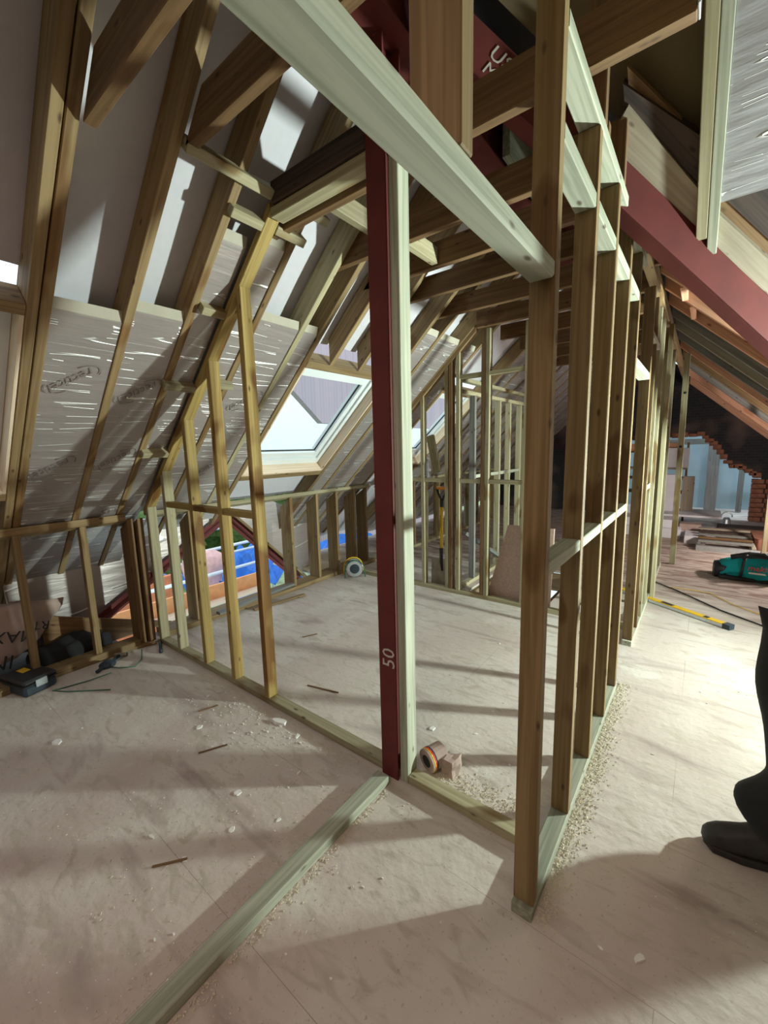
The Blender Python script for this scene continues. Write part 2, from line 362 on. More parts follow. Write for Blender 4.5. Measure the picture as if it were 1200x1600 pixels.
# ------------------------------------------------------------------ the setting
def floor_part(name, poly, mat=M_FLOOR):
    k = len(poly); a = [(x, y, 0) for x, y in poly]; b = [(x, y, -.022) for x, y in poly]
    return a, b
me = bpy.data.meshes.new('floor')
bm = bmesh.new()
def rect(bm, x0, x1, y0, y1, z0=-.022, z1=0):
    v = [bm.verts.new((x, y, z)) for x in (x0, x1) for y in (y0, y1) for z in (z0, z1)]
    for q in BOXF: bm.faces.new([v[i] for i in q])
for q in ((-3.87, 3.2, -3.2, 4.12), (-3.87, -2.02, 4.12, 5.4), (-1.15, 3.2, 4.12, 5.4), (-3.87, 3.2, 5.4, 11.0), (-4.9, -3.87, 3.62, 11.0)):
    rect(bm, *q)
bmesh.ops.recalc_face_normals(bm, faces=bm.faces); bm.to_mesh(me); bm.free()
tag(link('floor', me, M_FLOOR, Matrix.Identity(4)), kind='structure')

# left roof lining (white membrane above the rafters), sagging between them, with openings for the windows
def membrane(name, ya, yb, xa, xb, zf, mat, sag=.012, step=.06):
    nx = max(2, int((xb - xa) / step)); ny = max(2, int((yb - ya) / step)); V = []; F = []
    for i in range(nx + 1):
        for j in range(ny + 1):
            x = xa + (xb - xa) * i / nx; y = ya + (yb - ya) * j / ny
            V.append((x, y, zf(x, y) + sag * noise.noise(Vector((x * 2.5, y * 7, 3.1)))))
    for i in range(nx):
        for j in range(ny):
            k = i * (ny + 1) + j; F.append((k, k + 1, k + ny + 2, k + ny + 1))
    return V, F
def merge(parts):
    V = []; F = []
    for v, q in parts:
        n = len(V); V += v; F += [tuple(i + n for i in t) for t in q]
    return V, F
WIN = [(-.42, .58), (2.235, 3.28), (4.345, 5.30)]        # roof windows, between trimmers
WX = (-3.42, -2.47)
# (membrane above windows, beside windows, below windows)
parts = []
zm = lambda x, y: zL(x) + RV + .012
ysp = [-3.2, -.42, .58, 2.235, 3.28, 4.345, 5.30, 11.0]
for k in range(len(ysp) - 1):
    a, b = ysp[k], ysp[k + 1]
    if (a, b) in WIN:
        parts.append(membrane('', a, b, WX[1], -1.08, zm, None))
        parts.append(membrane('', a, b, -3.95, WX[0], zm, None))
    else:
        parts.append(membrane('', a, b, -3.95, -1.08, zm, None))
parts.append(membrane('', -3.2, .9, -4.95, -3.95, zm, None)); parts.append(membrane('', 3.62, 11, -4.95, -3.95, zm, None))
V, F = merge(parts)
tag(mesh_world('ceiling', V, F, M_MEMB, (0, 0, 0), smooth=True), 'white membrane lining of the left roof slope', kind='structure')
# right roof lining and the wing roof
V, F = merge([([(-1.08, 1.45, zR(-1.08) + .23), (3.2, 6.57, zR(3.2) + .23), (3.2, 11, zR(3.2) + .23), (-1.08, 11, zR(-1.08) + .23)], [(0, 1, 2, 3)])])
tag(mesh_world('ceiling', V, F, M_FELT, (0, 0, 0)), 'dark felt lining of the right roof slope', kind='structure')
vy = lambda x: 2.30 + 1.2 * (x + .364)                  # plan line of the valley
tag(mesh_world('ceiling', [(-1.08, vy(-1.08), zW(vy(-1.08)) + .13), (3.2, vy(3.2), zW(vy(3.2)) + .13), (3.2, 1.44, zW(1.44) + .13), (-1.08, 1.44, zW(1.44) + .13)], [(0, 1, 2, 3)], M_PLY, (0, 0, 0)),
    'olive brown sheathing of the side wing roof', kind='structure')
tag(mesh_world('ceiling', [(-1.08, 1.44, zR(-1.08) + RV), (3.0, 1.44, 3.49), (3.0, -3.2, .6), (-1.08, -3.2, .6 + .0)], [(0, 1, 2)], M_PLY, (0, 0, 0)), kind='structure')
tag(mesh_world('ceiling', [(-1.08, 1.44, zR(-1.08) + RV), (-1.08, -3.2, zR(-1.08) + RV), (3.0, -3.2, zR(3.0) + RV), (3.0, 1.0, 3.2)], [(0, 1, 2, 3)], M_PLY, (0, 0, 0)), kind='structure')
tag(box('wall_right', 3.2, 3.3, -3.3, 11, -.02, 4.0, M_PLY), kind='structure')
tag(box('wall_back', -4.9, 3.2, -3.3, -3.2, -.02, 3.8, M_PLY), kind='structure')
# far gable wall with a broken hole
hole = [(-1.75, -.02), (-1.75, 1.68), (-1.2, 1.70), (-.8, 1.72), (-.42, 1.72), (-.3, 1.75), (-.14, 1.72), (-.02, 1.77), (.02, 1.61), (.12, 1.60), (.16, 1.47), (.25, 1.44), (.27, 1.28), (.38, 1.24), (.42, 1.10), (.52, 1.06), (.60, 1.10), (.66, 1.0), (.80, .97), (.80, .90), (.93, .88), (.95, -.02)]
def wall_with_hole(x0, x1, ztop):
    # columns between sorted hole breakpoints keep the polygon simple
    V = []; F = []
    def quad(a, b, c, d):
        n = len(V); V.extend([a, b, c, d]); F.append((n, n + 1, n + 2, n + 3))
    hx = [p[0] for p in hole[1:-1]]; hz = [p[1] for p in hole[1:-1]]
    Y = 11.0; T = .24
    def top(x): return min(zL(x) + RV, zR(x) + RV)
    xs = sorted(set([x0, x1, -1.08] + hx))
    def hz_at(x):
        for i in range(len(hx) - 1):
            if hx[i] <= x <= hx[i + 1] and hx[i + 1] > hx[i]:
                return hz[i] + (hz[i + 1] - hz[i]) * (x - hx[i]) / (hx[i + 1] - hx[i])
        return None
    for a, b in zip(xs[:-1], xs[1:]):
        m = (a + b) / 2; h = hz_at(m)
        la, lb = (hz_at(a + 1e-5), hz_at(b - 1e-5)) if h is not None else (-.02, -.02)
        quad((a, Y, la), (b, Y, lb), (b, Y, top(b)), (a, Y, top(a)))
        if h is not None: quad((a, Y, la), (a, Y + T, la), (b, Y + T, lb), (b, Y, lb))
    return V, F
V, F = wall_with_hole(-4.9, 3.2, None)
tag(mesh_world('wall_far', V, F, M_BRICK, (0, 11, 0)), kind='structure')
tag(box('wall_neighbour', -3, 3, 12.9, 13.0, -.5, 3.2, M_BLUEW), kind='structure')
tag(box('floor', -3, 3, 11.02, 12.9, -.1, -.02, M_FLOOR), kind='structure')

# broken brick edge pieces round the hole
bk = thing('broken_brick_edge', (.4, 11, 1.2), 'ragged red broken brick edge of the hole in the dark gable wall', 'brickwork')
random.seed(3)
for i, (a, b) in enumerate(zip(hole[1:-1], hole[2:-1])):
    n = max(1, int(math.hypot(b[0] - a[0], b[1] - a[1]) / .13))
    for k in range(n):
        t = (k + .5) / n; x = a[0] + (b[0] - a[0]) * t; z = a[1] + (b[1] - a[1]) * t
        w_, h_ = random.uniform(.09, .16), random.uniform(.05, .09)
        box('brick', x - w_ / 2, x + w_ / 2, 10.96, 11.12, z - .02, z + h_, M_BRICKR, bk, .01)
for k in range(9):
    box('brick', .80, .98 + .03 * (k % 2), 10.95, 11.15, k * .095, k * .095 + .085, M_BRICKR, bk, .008)
    box('brick', 1.0 + .03 * (k % 2), 1.18, 10.96, 11.15, k * .095, k * .095 + .085, M_BRICKR, bk, .008)
# framing seen through the hole
fr = thing('framing', (.1, 12.3, 0), 'grey timber frame standing in front of the pale blue wall beyond the hole', 'frame')
stud('stud', .08, .30, 12.3, 12.4, 0, 2.0, W_GREY, fr); stud('stud', .66, .76, 12.3, 12.4, 0, 2.0, W_GREY, fr)
box('rail', -1.2, .08, 12.3, 12.4, 1.55, 1.68, W_GREY, fr); box('rail', .76, 1.3, 12.3, 12.4, .9, .97, W_GREY, fr)

# ------------------------------------------------------------------ left roof: rafters, boards, windows
nm = ['left of the two doubled rafters beside the near roof window', 'right of the two doubled rafters beside the near roof window',
      'first single rafter right of the doubled pair', 'rafter just left of the amber stud wall', 'rafter just right of the amber stud wall',
      'rafter next left of the middle roof window trimmer', 'trimmer rafter along the left side of the middle roof window',
      'short rafter above the middle roof window, nearer one', 'short rafter above the middle roof window, farther one',
      'trimmer rafter along the right side of the middle roof window', 'rafter next right of the middle roof window',
      'rafter above the start of the far stud wall', 'trimmer rafter along the left side of the far roof window']
RAF = [(.58, .622), (.628, .67), (.965, 1.008), (1.26, 1.303), (1.66, 1.703), (2.02, 2.063), (2.19, 2.235), (2.46, 2.503), (2.80, 2.843), (3.28, 3.323), (3.52, 3.563), (3.93, 3.973), (4.30, 4.345)]
FAR = [(5.30, 5.343)] + [(5.7 + .4 * i, 5.743 + .4 * i) for i in range(13)]
def rafter(name, y0, y1, xa, xb, zf, mat, slope_dir, d=RV):
    pts = [(x, y, z) for x in (xa, xb) for y in (y0, y1) for z in (zf(x), zf(x) + d)]
    return hexa(name, pts, mat, slope_dir, (0, 1, 0))
for i, (a, b) in enumerate(RAF):
    lo = -4.55
    if i in (7, 8): lo = WX[1] + .045
    if 2 <= i <= 9 and i not in (7, 8): lo = {2: -4.5, 3: -4.45, 4: -4.15, 5: -3.98, 6: -3.98, 9: -4.4}.get(i, -4.4)
    tag(rafter('rafter', a, b, lo, -1.11, zL, W_RAF if i not in (5,) else W_CLS, (1, 0, .9)), 'sloping timber ' + nm[i], 'rafter', 'rafters of the left roof slope')
tag(rafter('rafter', -.465, -.42, -4.5, -1.11, zL, W_RAF, (1, 0, .9)), 'sloping trimmer rafter on the near side of the near roof window', 'rafter', 'rafters of the left roof slope')
ORD = ['first', 'second', 'third', 'fourth', 'fifth', 'sixth', 'seventh', 'eighth', 'ninth', 'tenth', 'eleventh', 'twelfth', 'thirteenth', 'fourteenth', 'fifteenth']
for q_, (a, b) in zip(ORD, FAR):
    if b > 10.9: continue
    tag(rafter('rafter', a, b, -4.5, -1.11, zL, W_RAF, (1, 0, .9)), q_ + ' rafter of the left slope counted away from the far roof window', 'rafter', 'far rafters of the left roof slope')
# foil boards between rafters
def foil(y0, y1, xlo, xhi, label, thick=.032, off=.012, mat=M_FOIL, bev=.02):
    t = thing('insulation_board', ((xlo + xhi) / 2, (y0 + y1) / 2, zL((xlo + xhi) / 2)), label, 'insulation board', 'foil boards between the left rafters')
    lo = lambda x: zL(x) + off
    nx, ny = 12, 4; V = []; F = []
    for i in range(nx + 1):
        for j in range(ny + 1):
            x = xlo + (xhi - xlo) * i / nx; y = y0 + (y1 - y0) * j / ny
            V.append((x, y, lo(x) - .004 * noise.noise(Vector((x * 9, y * 4, 0)))))
    for i in range(nx):
        for j in range(ny):
            k = i * (ny + 1) + j; F.append((k, k + 1, k + ny + 2, k + ny + 1))
    mesh_world('foil_facing', V, F, mat, None, (0, 1, 0), (1, 0, .9), t, 0, True)
    # foam core with a bevelled upper end
    pts = []
    for y in (y0, y1):
        pts += [(xlo, y, lo(xlo) + .003), (xhi, y, lo(xhi) + .003), (xhi + bev, y, lo(xhi + bev) + thick), (xlo, y, lo(xlo) + thick)]
    mesh_world('foam_core', pts, [(0, 1, 2, 3), (7, 6, 5, 4), (0, 4, 5, 1), (1, 5, 6, 2), (2, 6, 7, 3), (3, 7, 4, 0)], M_PIR, None, (1, 0, .9), (0, 1, 0), t)
    return t
def steel_x(y):   # boards stop at the inverted V of red steel
    z = (.23 + .583 * (y - 1.31)) if y < 2.52 else (.94 - .99 * (y - 2.52))
    z = max(z, .02); return (z - 4.46) / .9
def low(y): return -4.55
B = [(.672, .963, -4.5, -2.43, 'wide foil board in the bay right of the doubled rafters'),
     (1.010, 1.258, -4.45, -2.37, 'foil board in the bay left of the amber stud wall'),
     (1.305, 1.44, -4.3, -2.0, 'narrow foil board strip directly left of the sloping amber plate'),
     (1.53, 1.658, -4.0, -1.95, 'narrow foil board strip directly right of the sloping amber plate'),
     (1.705, 2.018, -3.95, -2.27, 'foil board in the bay left of the middle roof window'),
     (2.065, 2.188, -3.9, -2.27, 'slim foil board against the middle window trimmer'),
     (3.325, 3.518, -4.6, -2.05, 'slim foil board right of the middle roof window'),
     (3.565, 3.928, -4.9, -2.05, 'foil board in the second bay right of the middle roof window'),
     (3.975, 4.298, -4.9, -2.05, 'foil board left of the far roof window')]
FT = []
for q in B: FT.append(foil(*q))
for q_, (a, b), (c, d) in zip(ORD, FAR[:-1], FAR[1:]):
    if d > 10.9: continue
    foil(b + .002, c - .002, -4.85, -1.3, q_ + ' foil board of the left slope counted away from the far roof window')
# printed brand marks on the boards, slanting
def mark(t, x, y, size=.078):
    n = Vector((.9, 0, -1)).normalized()
    xd = -Vector((.45 * 1, .72, .45 * .9)).normalized(); yd = n.cross(xd)
    p = Vector((x, y, zL(x) + .004)) + n * .002
    text('printed_mark', 'recticel', p, xd, yd, size, M_INKGREY, t, .35)
    for s_ in (-1, 1):      # the open oval round the word
        tube('printed_swoosh', [p + xd * (s_ * size * 1.9 * math.cos(a)) + yd * (s_ * size * .75 * math.sin(a)) for a in [-.6 + i * .22 for i in range(9)]], .0022, M_INKGREY, t, 5)
for t, x, y in ((0, -2.72, .80), (0, -3.25, .78), (0, -3.75, .80), (1, -2.75, 1.14), (1, -3.2, 1.13), (1, -3.7, 1.13), (4, -2.75, 1.88), (4, -3.3, 1.86)):
    mark(FT[t], x, y)

# roof windows
wins = ['near roof window at the left edge of the photo', 'middle roof window in the left slope showing a neighbouring roof', 'far roof window seen through the far stud wall']
for k, (ya, yb) in enumerate(WIN):
    W_ = thing('window_%d' % (k + 1), ((WX[0] + WX[1]) / 2, (ya + yb) / 2, zL(-2.95)), wins[k], 'window', None, 'structure')
    n = Vector((-.9, 0, 1)).normalized()
    def P(x, y, h): return Vector((x, y, zL(x))) + n * h
    # header and sill timbers
    ho = [('header', WX[1], WX[1] + .045), ('sill_timber', WX[0] - .045, WX[0])]
    for nme, xa, xb in ho:
        pts = [P(x, y, h) for x in (xa, xb) for y in (ya + .002, yb - .002) for h in (.0, .14)]
        hexa(nme, pts, W_RAF, (0, 1, 0), (1, 0, .9), W_)
    # pale lining boards
    d0, d1 = .004, .15; t_ = .018
    hexa('lining', [P(x, y, h) for x in (WX[0], WX[1]) for y in (ya + .002, ya + .002 + t_) for h in (d0, d1)], W_PINE, (1, 0, .9), (0, 1, 0), W_)
    hexa('lining', [P(x, y, h) for x in (WX[0], WX[1]) for y in (yb - .002 - t_, yb - .002) for h in (d0, d1)], W_PINE, (1, 0, .9), (0, 1, 0), W_)
    hexa('lining', [P(x, y, h) for x in (WX[0], WX[0] + t_) for y in (ya + .02, yb - .02) for h in (d0, d1)], W_PINE, (0, 1, 0), (1, 0, .9), W_)
    # white frame: outer frame and sash, then the pane
    def ring(nme, i0, i1, h0, h1, mat):
        xa, xb = WX[0] + t_, WX[1]; y0, y1 = ya + t_, yb - t_
        V = []; F = []
        for (x0, x1, q0, q1) in ((xa + i0, xa + i1, y0 + i0, y1 - i0), (xb - i1, xb - i0, y0 + i0, y1 - i0), (xa + i1, xb - i1, y0 + i0, y0 + i1), (xa + i1, xb - i1, y1 - i1, y1 - i0)):
            nn = len(V); V += [P(x, y, h) for x in (x0, x1) for y in (q0, q1) for h in (h0, h1)]; F += [tuple(i + nn for i in q) for q in BOXF]
        return mesh_world(nme, V, F, mat, None, (1, 0, .9), (0, 1, 0), W_)
    ring('frame', .004, .055, .105, .20, M_WHITE); ring('sash', .06, .115, .125, .20, M_WHITE)
    ring('gasket', .115, .120, .150, .165, M_RUBBER)
    xa, xb, y0, y1 = WX[0] + t_ + .12, WX[1] - .12, ya + t_ + .12, yb - t_ - .12
    mesh_world('pane', [P(xa, y0, .16), P(xb, y0, .16), P(xb, y1, .16), P(xa, y1, .16)], [(0, 1, 2, 3)], M_GLASS, None, (1, 0, .9), (0, 1, 0), W_)

# ------------------------------------------------------------------ ridge, ties
r_ = thing('ridge_beam', (-1.08, 4, 3.17), 'red steel ridge beam running along above the collar ties', 'steel beam')
box('web', -1.088, -1.072, -2.5, 10.95, 3.18, 3.42, M_RED, r_); box('flange', -1.15, -1.01, -2.5, 10.95, 3.165, 3.18, M_RED, r_); box('flange', -1.15, -1.01, -2.5, 10.95, 3.42, 3.435, M_RED, r_)
tag(box('ridge_packer', -1.009, -.965, 2.45, 3.2, 3.19, 3.42, W_HDR), 'pale green timber packer bolted beside the red ridge beam', 'timber')
tie_lab = ['collar tie spanning overhead at the doubled rafters', 'collar tie spanning overhead behind the big header beam', 'collar tie just behind the red post',
           'collar tie second behind the red post', 'collar tie crossing behind the header, with a pale block beside it', 'collar tie crossing below the sloping far rafters', 'collar tie nearest the far stud wall']
for i, y in enumerate((.672, 1.01, 1.555, 2.065, 2.46, 2.88, 3.38)):
    xl = -1.84; xr = -.40 if y < 3 and y > 1.2 and y != 1.555 else -.14
    if i < 2: xr = -.46
    if i == 2: xr = -.10
    zt = (2.78, 2.84)[i] if i < 2 else 2.75
    xa_, xb_ = (-1.87 + (zt - 2.75) / .9, -1.71 + (zt - 2.75) / .9) if i < 2 else (-2.06, -1.90)
    tie = tag(hexa('collar_tie', [(xa_, y, zt), (xb_, y, zt + .15), (xa_, y + .045, zt), (xb_, y + .045, zt + .15), (xr, y, zt), (xr, y, zt + .15), (xr, y + .045, zt), (xr, y + .045, zt + .15)], W_BRN, (1, 0, 0), (0, 1, 0)), 'brown timber ' + tie_lab[i], 'collar tie', 'collar ties')
for q_, y in zip(('first', 'second', 'third', 'fourth', 'fifth'), (3.90, 4.5, 5.1, 5.8, 6.5)):
    tag(box('collar_tie', -1.84, -.36, y, y + .045, 2.75, 2.90, W_BRN), q_ + ' brown collar tie counted away from the far stud wall', 'collar tie', 'far collar ties')
tag(box('nail_plate', -.10, -.094, 1.55, 1.61, 2.76, 2.88, M_GAL), 'galvanised nail plate on the end of the overhead tie, top right', 'nail plate')
tag(box('timber_block', -1.47, -1.425, 2.11, 2.455, 2.76, 2.86, W_CLS), 'pale timber block between two collar ties right of the red post', 'timber block', 'blocks between ties')
tag(box('timber_block', -1.54, -1.495, 1.605, 2.06, 2.76, 2.86, W_CLS), 'pale timber block between two collar ties left of the red post', 'timber block', 'blocks between ties')
# noggins holding the sloping amber plate
def slope_block(x, y0, y1, label, mat=W_CLS):
    pts = [Vector((x, y, zL(x))) + Vector((1, 0, .9)).normalized() * a + Vector((-.9, 0, 1)).normalized() * h for y in (y0, y1) for a in (0, .045) for h in (-.045, .03)]
    pts = [pts[0], pts[1], pts[2], pts[3], pts[4], pts[5], pts[6], pts[7]]
    return tag(hexa('noggin', pts, mat, (0, 1, 0), (1, 0, .9)), label, 'noggin', 'short noggins beside the sloping amber plate')
slope_block(-1.79, 1.01, 1.447, 'longest pale noggin left of the sloping amber plate, topmost')
slope_block(-1.90, 1.27, 1.447, 'short pale noggin left of the sloping amber plate, just below the long one')
slope_block(-2.29, 1.305, 1.447, 'noggin left of the sloping amber plate level with its bend at the tallest stud')
slope_block(-2.70, 1.25, 1.447, 'noggin left of the sloping amber plate halfway down')
slope_block(-3.16, 1.27, 1.447, 'noggin left of the sloping amber plate near its foot')
slope_block(-1.78, 1.523, 1.80, 'long pale noggin right of the sloping amber plate, topmost')
slope_block(-1.89, 1.523, 1.72, 'short pale noggin right of the sloping amber plate below the topmost')
slope_block(-2.66, 1.523, 1.70, 'noggin right of the sloping amber plate behind the second stud')

# ------------------------------------------------------------------ stud wall A (amber), post, near plate
A = thing('stud_wall', (-2.3, 1.48, 0), 'amber stained stud wall frame running from the knee wall to the red post', 'stud wall')
AY0, AY1 = 1.45, 1.52
box('bottom_plate', -3.62, -1.165, AY0, AY1, 0, .042, W_CLS, A)
at = lambda x, y: 4.403 + .9 * x
stud('stud', -3.62, -3.575, AY0, AY1, .042, at, W_CLS, A)
stud('stud', -3.29, -3.245, AY0, AY1, .042, at, W_CLS, A)
for x in (-2.89, -2.515, -2.14): stud('stud', x, x + .045, AY0, AY1, .042, at, W_AMB, A)
pts = [(x, y, 4.403 + .9 * x + d) for x in (-3.66, -1.80) for y in (AY0, AY1) for d in (0.001, .055)]
hexa('sloping_top_plate', pts, W_AMB, (1, 0, .9), (0, 1, 0), A)
box('top_plate', -1.79, -1.165, AY0 - .005, AY1 + .005, 2.755, 2.80, W_CLS, A); box('top_plate', -1.76, -1.165, AY0 - .02, AY0 + .025, 2.801, 2.90, W_OLD, A)
for a, b in ((-3.245, -2.89), (-2.845, -2.515), (-2.47, -2.14)): box('noggin', a + .001, b - .001, AY0 + .005, AY1 - .005, 1.205, 1.245, W_AMB, A)
box('bottom_plate', -1.018, -.422, AY0, AY1, 0, .042, W_CLS, A)
tag(stud('door_stud', -1.064, -1.02, AY0, AY1 + .01, .0, 3.0, W_HDR), 'pale green stud with a brown shadow band standing beside the red steel post', 'stud')  # the band is the cast noggin shadow, its material has none
P_ = thing('steel_post', (-1.115, 1.45, 0), 'dark red steel post standing between the two stud wall sections', 'steel post')
box('front_flange', -1.165, -1.07, 1.435, 1.445, 0, 3.16, M_RED, P_, .001)
box('web', -1.122, -1.112, 1.445, 1.545, 0, 3.16, M_RED, P_, .001)
box('back_flange', -1.165, -1.07, 1.545, 1.555, 0, 3.16, M_RED, P_, .001)
text('chalk_number', '50', (-1.105, 1.4345, .63), (0, 0, 1), (-1, 0, 0), .10, M_CHALK, P_)
tag(box('floor_plate', -1.165, -1.095, -1.2, 1.40, 0, .042, W_HDR), 'long pale green timber plate fixed to the floor from the red post towards the camera', 'floor plate')

# ------------------------------------------------------------------ stud wall R (right)
R_ = thing('stud_wall', (-.385, 2.0, 0), 'tall stud wall in the right half with wide dark brown studs and pale edges', 'stud wall')
X0, X1 = -.42, -.35
box('bottom_plate', X0, X1, 1.205, 2.93, 0, .042, W_HDR, R_)
RS = [1.225, 1.675, 2.073, 2.47, 2.852]
for i, y in enumerate(RS): stud('stud', X0, X1, y, y + .043, .042, 2.655 if i else 3.05, W_STUD, R_)
box('top_plate', X0, X1, 1.27, 3.10, 2.656, 2.70, W_HDR, R_)
for i in range(4):
    box('noggin', X0 + .005, X1 - .001, RS[i] + .044, RS[i + 1] - .001, 1.20, 1.243, W_HDR, R_)
    box('noggin', X0 + .001, X1 - .001, RS[i] + .044, RS[i + 1] - .001, 2.40, 2.445, W_HDR, R_)
box('noggin', X0, X1, 2.90, 3.60, 2.055, 2.10, W_HDR, R_)
for y, zt in ((1.74, 2.96), (2.16, 2.90)): stud('cripple_stud', X0, X1, y, y + .043, 2.701, lambda x, yy: min(3.1, zW(yy) + .0), W_BRN, R_)
H_ = tag(box('header_beam', X0, X1, -.9, 1.222, 2.046, 2.090, W_HDR, bevel=.006), 'big pale green header beam crossing overhead from the near stud towards the camera', 'header beam')
tag(stud('cripple_stud', X0 - .03, X1, .68, .725, 2.092, 2.95, W_STUD), 'brown cripple stud standing on top of the big overhead header beam', 'stud')
# beyond the doorway
R2 = thing('stud_wall', (-.385, 4.6, 0), 'continuation of the right stud wall beyond the doorway with greenish studs', 'stud wall')
box('bottom_plate', X0, X1, 3.62, 6.4, 0, .042, W_HDR, R2)
for y, m_ in ((3.64, W_STUD), (3.93, W_STUD), (4.22, W_CLS), (4.60, W_CLS), (5.0, W_CLS), (5.5, W_CLS), (6.2, W_CLS)): stud('stud', X0, X1, y, y + .043, .042, 2.70, m_, R2)
box('stud_facing', X1 + .002, X1 + .04, 4.95, 5.05, .0, 2.72, W_CLS, R2)
box('noggin', X0, X1, 3.975, 4.218, 1.22, 1.262, W_HDR, R2); box('noggin', X0, X1, 3.685, 4.218, 2.36, 2.405, W_HDR, R2)
tag(box('purlin', -.405, -.345, 3.12, 10.98, 2.735, 2.835, W_RAF), 'purlin carrying the reddish rafters along the top of the right stud wall', 'purlin')

# ------------------------------------------------------------------ right roof
y = 3.32; k = 0
lab = ['nearest', 'second nearest', 'third nearest', 'fourth nearest', 'fifth nearest']
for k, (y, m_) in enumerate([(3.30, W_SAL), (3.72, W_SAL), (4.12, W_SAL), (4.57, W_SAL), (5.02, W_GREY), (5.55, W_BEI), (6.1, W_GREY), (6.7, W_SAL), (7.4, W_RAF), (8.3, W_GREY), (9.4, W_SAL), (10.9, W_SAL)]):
    # jack rafters stop at the valley steel, the rest run to the eaves
    xv = (y - 2.30) / 1.2 - .364 - .03
    xe = min(3.0, xv)
    if xe < -.25: continue
    L_ = (lab[k] + ' reddish rafter of the right roof slope, meeting the red valley steel') if k < 4 else ('grey rafter of the right slope' if m_ is W_GREY else 'right slope rafter far back above the dark gable')
    if k >= 4: L_ = ORD[k] + (' rafter of the right slope, grey' if m_ is W_GREY else ' rafter of the right slope, far back near the dark gable')
    if k == 5: L_ = 'pale new rafter among the grey ones of the right roof slope'
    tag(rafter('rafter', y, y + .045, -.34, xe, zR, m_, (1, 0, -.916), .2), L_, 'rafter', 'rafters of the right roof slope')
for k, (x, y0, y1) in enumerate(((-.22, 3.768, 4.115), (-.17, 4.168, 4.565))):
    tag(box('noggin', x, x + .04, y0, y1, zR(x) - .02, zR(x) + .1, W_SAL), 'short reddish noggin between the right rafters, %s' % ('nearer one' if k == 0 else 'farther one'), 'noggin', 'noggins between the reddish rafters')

# valley steel and the boards above it
def VP_(x, dz=0, dy=0): return Vector((x, vy(x) + dy, zR(x) + dz))
vs = thing('valley_beam', VP_(.3), 'red steel valley beam with chalk writing, slanting down right below the olive sheathing', 'steel beam')
d = Vector((1, 1.2, -.916)).normalized(); sd = Vector((1.2, -1, 0)).normalized()
def vprism(name, xa, xb, h0, h1, s0, s1, mat, parent):
    pts = [VP_(x) + Vector((0, 0, h)) + sd * s for x in (xa, xb) for s in (s0, s1) for h in (h0, h1)]
    return hexa(name, pts, mat, d, sd, parent, .001)
vprism('web', -1.0, 2.6, -.20, 0.0, 0, .012, M_RED, vs); vprism('flange', -1.0, 2.6, -.20, -.19, -.07, 0, M_RED, vs); vprism('flange', -1.0, 2.6, -.012, 0, -.07, 0, M_RED, vs)
for b_, x_, h_, z_ in (('US 8', -.75, -.07, .085), ('M30L', -.77, -.145, .07), ('H', -.67, -.10, .07)):
    text('chalk_writing', b_, VP_(x_) + Vector((0, 0, h_)) + sd * .0135, d, (0, 0, 1), z_, M_CHALK, vs, .2)
def onW(x, y, h=0): return Vector((x, y, zW(y) + h))
nW = Vector((0, .763, 1)).normalized()
def wpoly(name, pts, th, mat, label, cat, h=-.0): return tag(prism(name, [onW(x, y, h) for x, y in pts], nW, th, mat, None, d), label, cat)
wpoly('valley_board', [(-.42, 2.20), (-.36, 2.30), (.9, 3.78), (.9, 3.62), (-.02, 2.575), (-.345, 2.13)], .03, W_BEI, 'pale beige bolted board above the red valley beam', 'board', -.012)
wpoly('valley_board', [(-.345, 2.155), (-.02, 2.60), (.9, 3.66), (.9, 3.40), (.0, 2.46), (-.345, 2.06)], .03, W_BRN, 'brown board wedged between the beige board and the dark old timber', 'board', .03)
wpoly('old_timber', [(-.36, 2.17), (-.06, 2.50), (.0, 2.545), (.95, 3.62), (.95, 3.40), (.05, 2.45), (-.06, 2.35), (-.36, 2.08)], .05, W_OLD, 'dark rotten old roof timber under the olive sheathing', 'timber', .005)
wr = thing('wing_rafter', (-.06, 2.3, zW(2.3)), 'pale timber running up the wing roof left of the silver foil panel', 'rafter')
hexa('timber', [(x, y, zW(y) + h) for x in (-.105, -.062) for y in (.6, 2.61) for h in (-.06, .06)], W_CLS, (0, 1, -.763), (1, 0, 0), wr)
hexa('timber', [(x, y, zW(y) + h) for x in (-.061, -.022) for y in (.6, 2.68) for h in (-.06, .06)], W_HDR, (0, 1, -.763), (1, 0, 0), wr)
fp = thing('insulation_board', (.4, 1.6, zW(1.6)), 'bright silver foil faced panel at the top right corner', 'insulation board')
hexa('foam_core', [(x, y, zW(y) + h) for x in (-.02, 1.2) for y in (.5, 2.50) for h in (-.04, .06)], M_PIR, (1, 0, 0), (0, 1, -.763), fp)
V = []; F = []
nx, ny = 30, 50
for i in range(nx + 1):
    for j in range(ny + 1):
        x = -.021 + 1.222 * i / nx; yy = .5 + 2.003 * j / ny
        V.append((x, yy, zW(yy) - .045 + .004 * noise.noise(Vector((x * 5, yy * 14, 0))) ))
for i in range(nx):
    for j in range(ny):
        q = i * (ny + 1) + j; F.append((q, q + 1, q + ny + 2, q + ny + 1))
mesh_world('foil_facing', V, F, M_FOILW, None, (1, 0, 0), (0, 1, -.763), fp, 0, True)

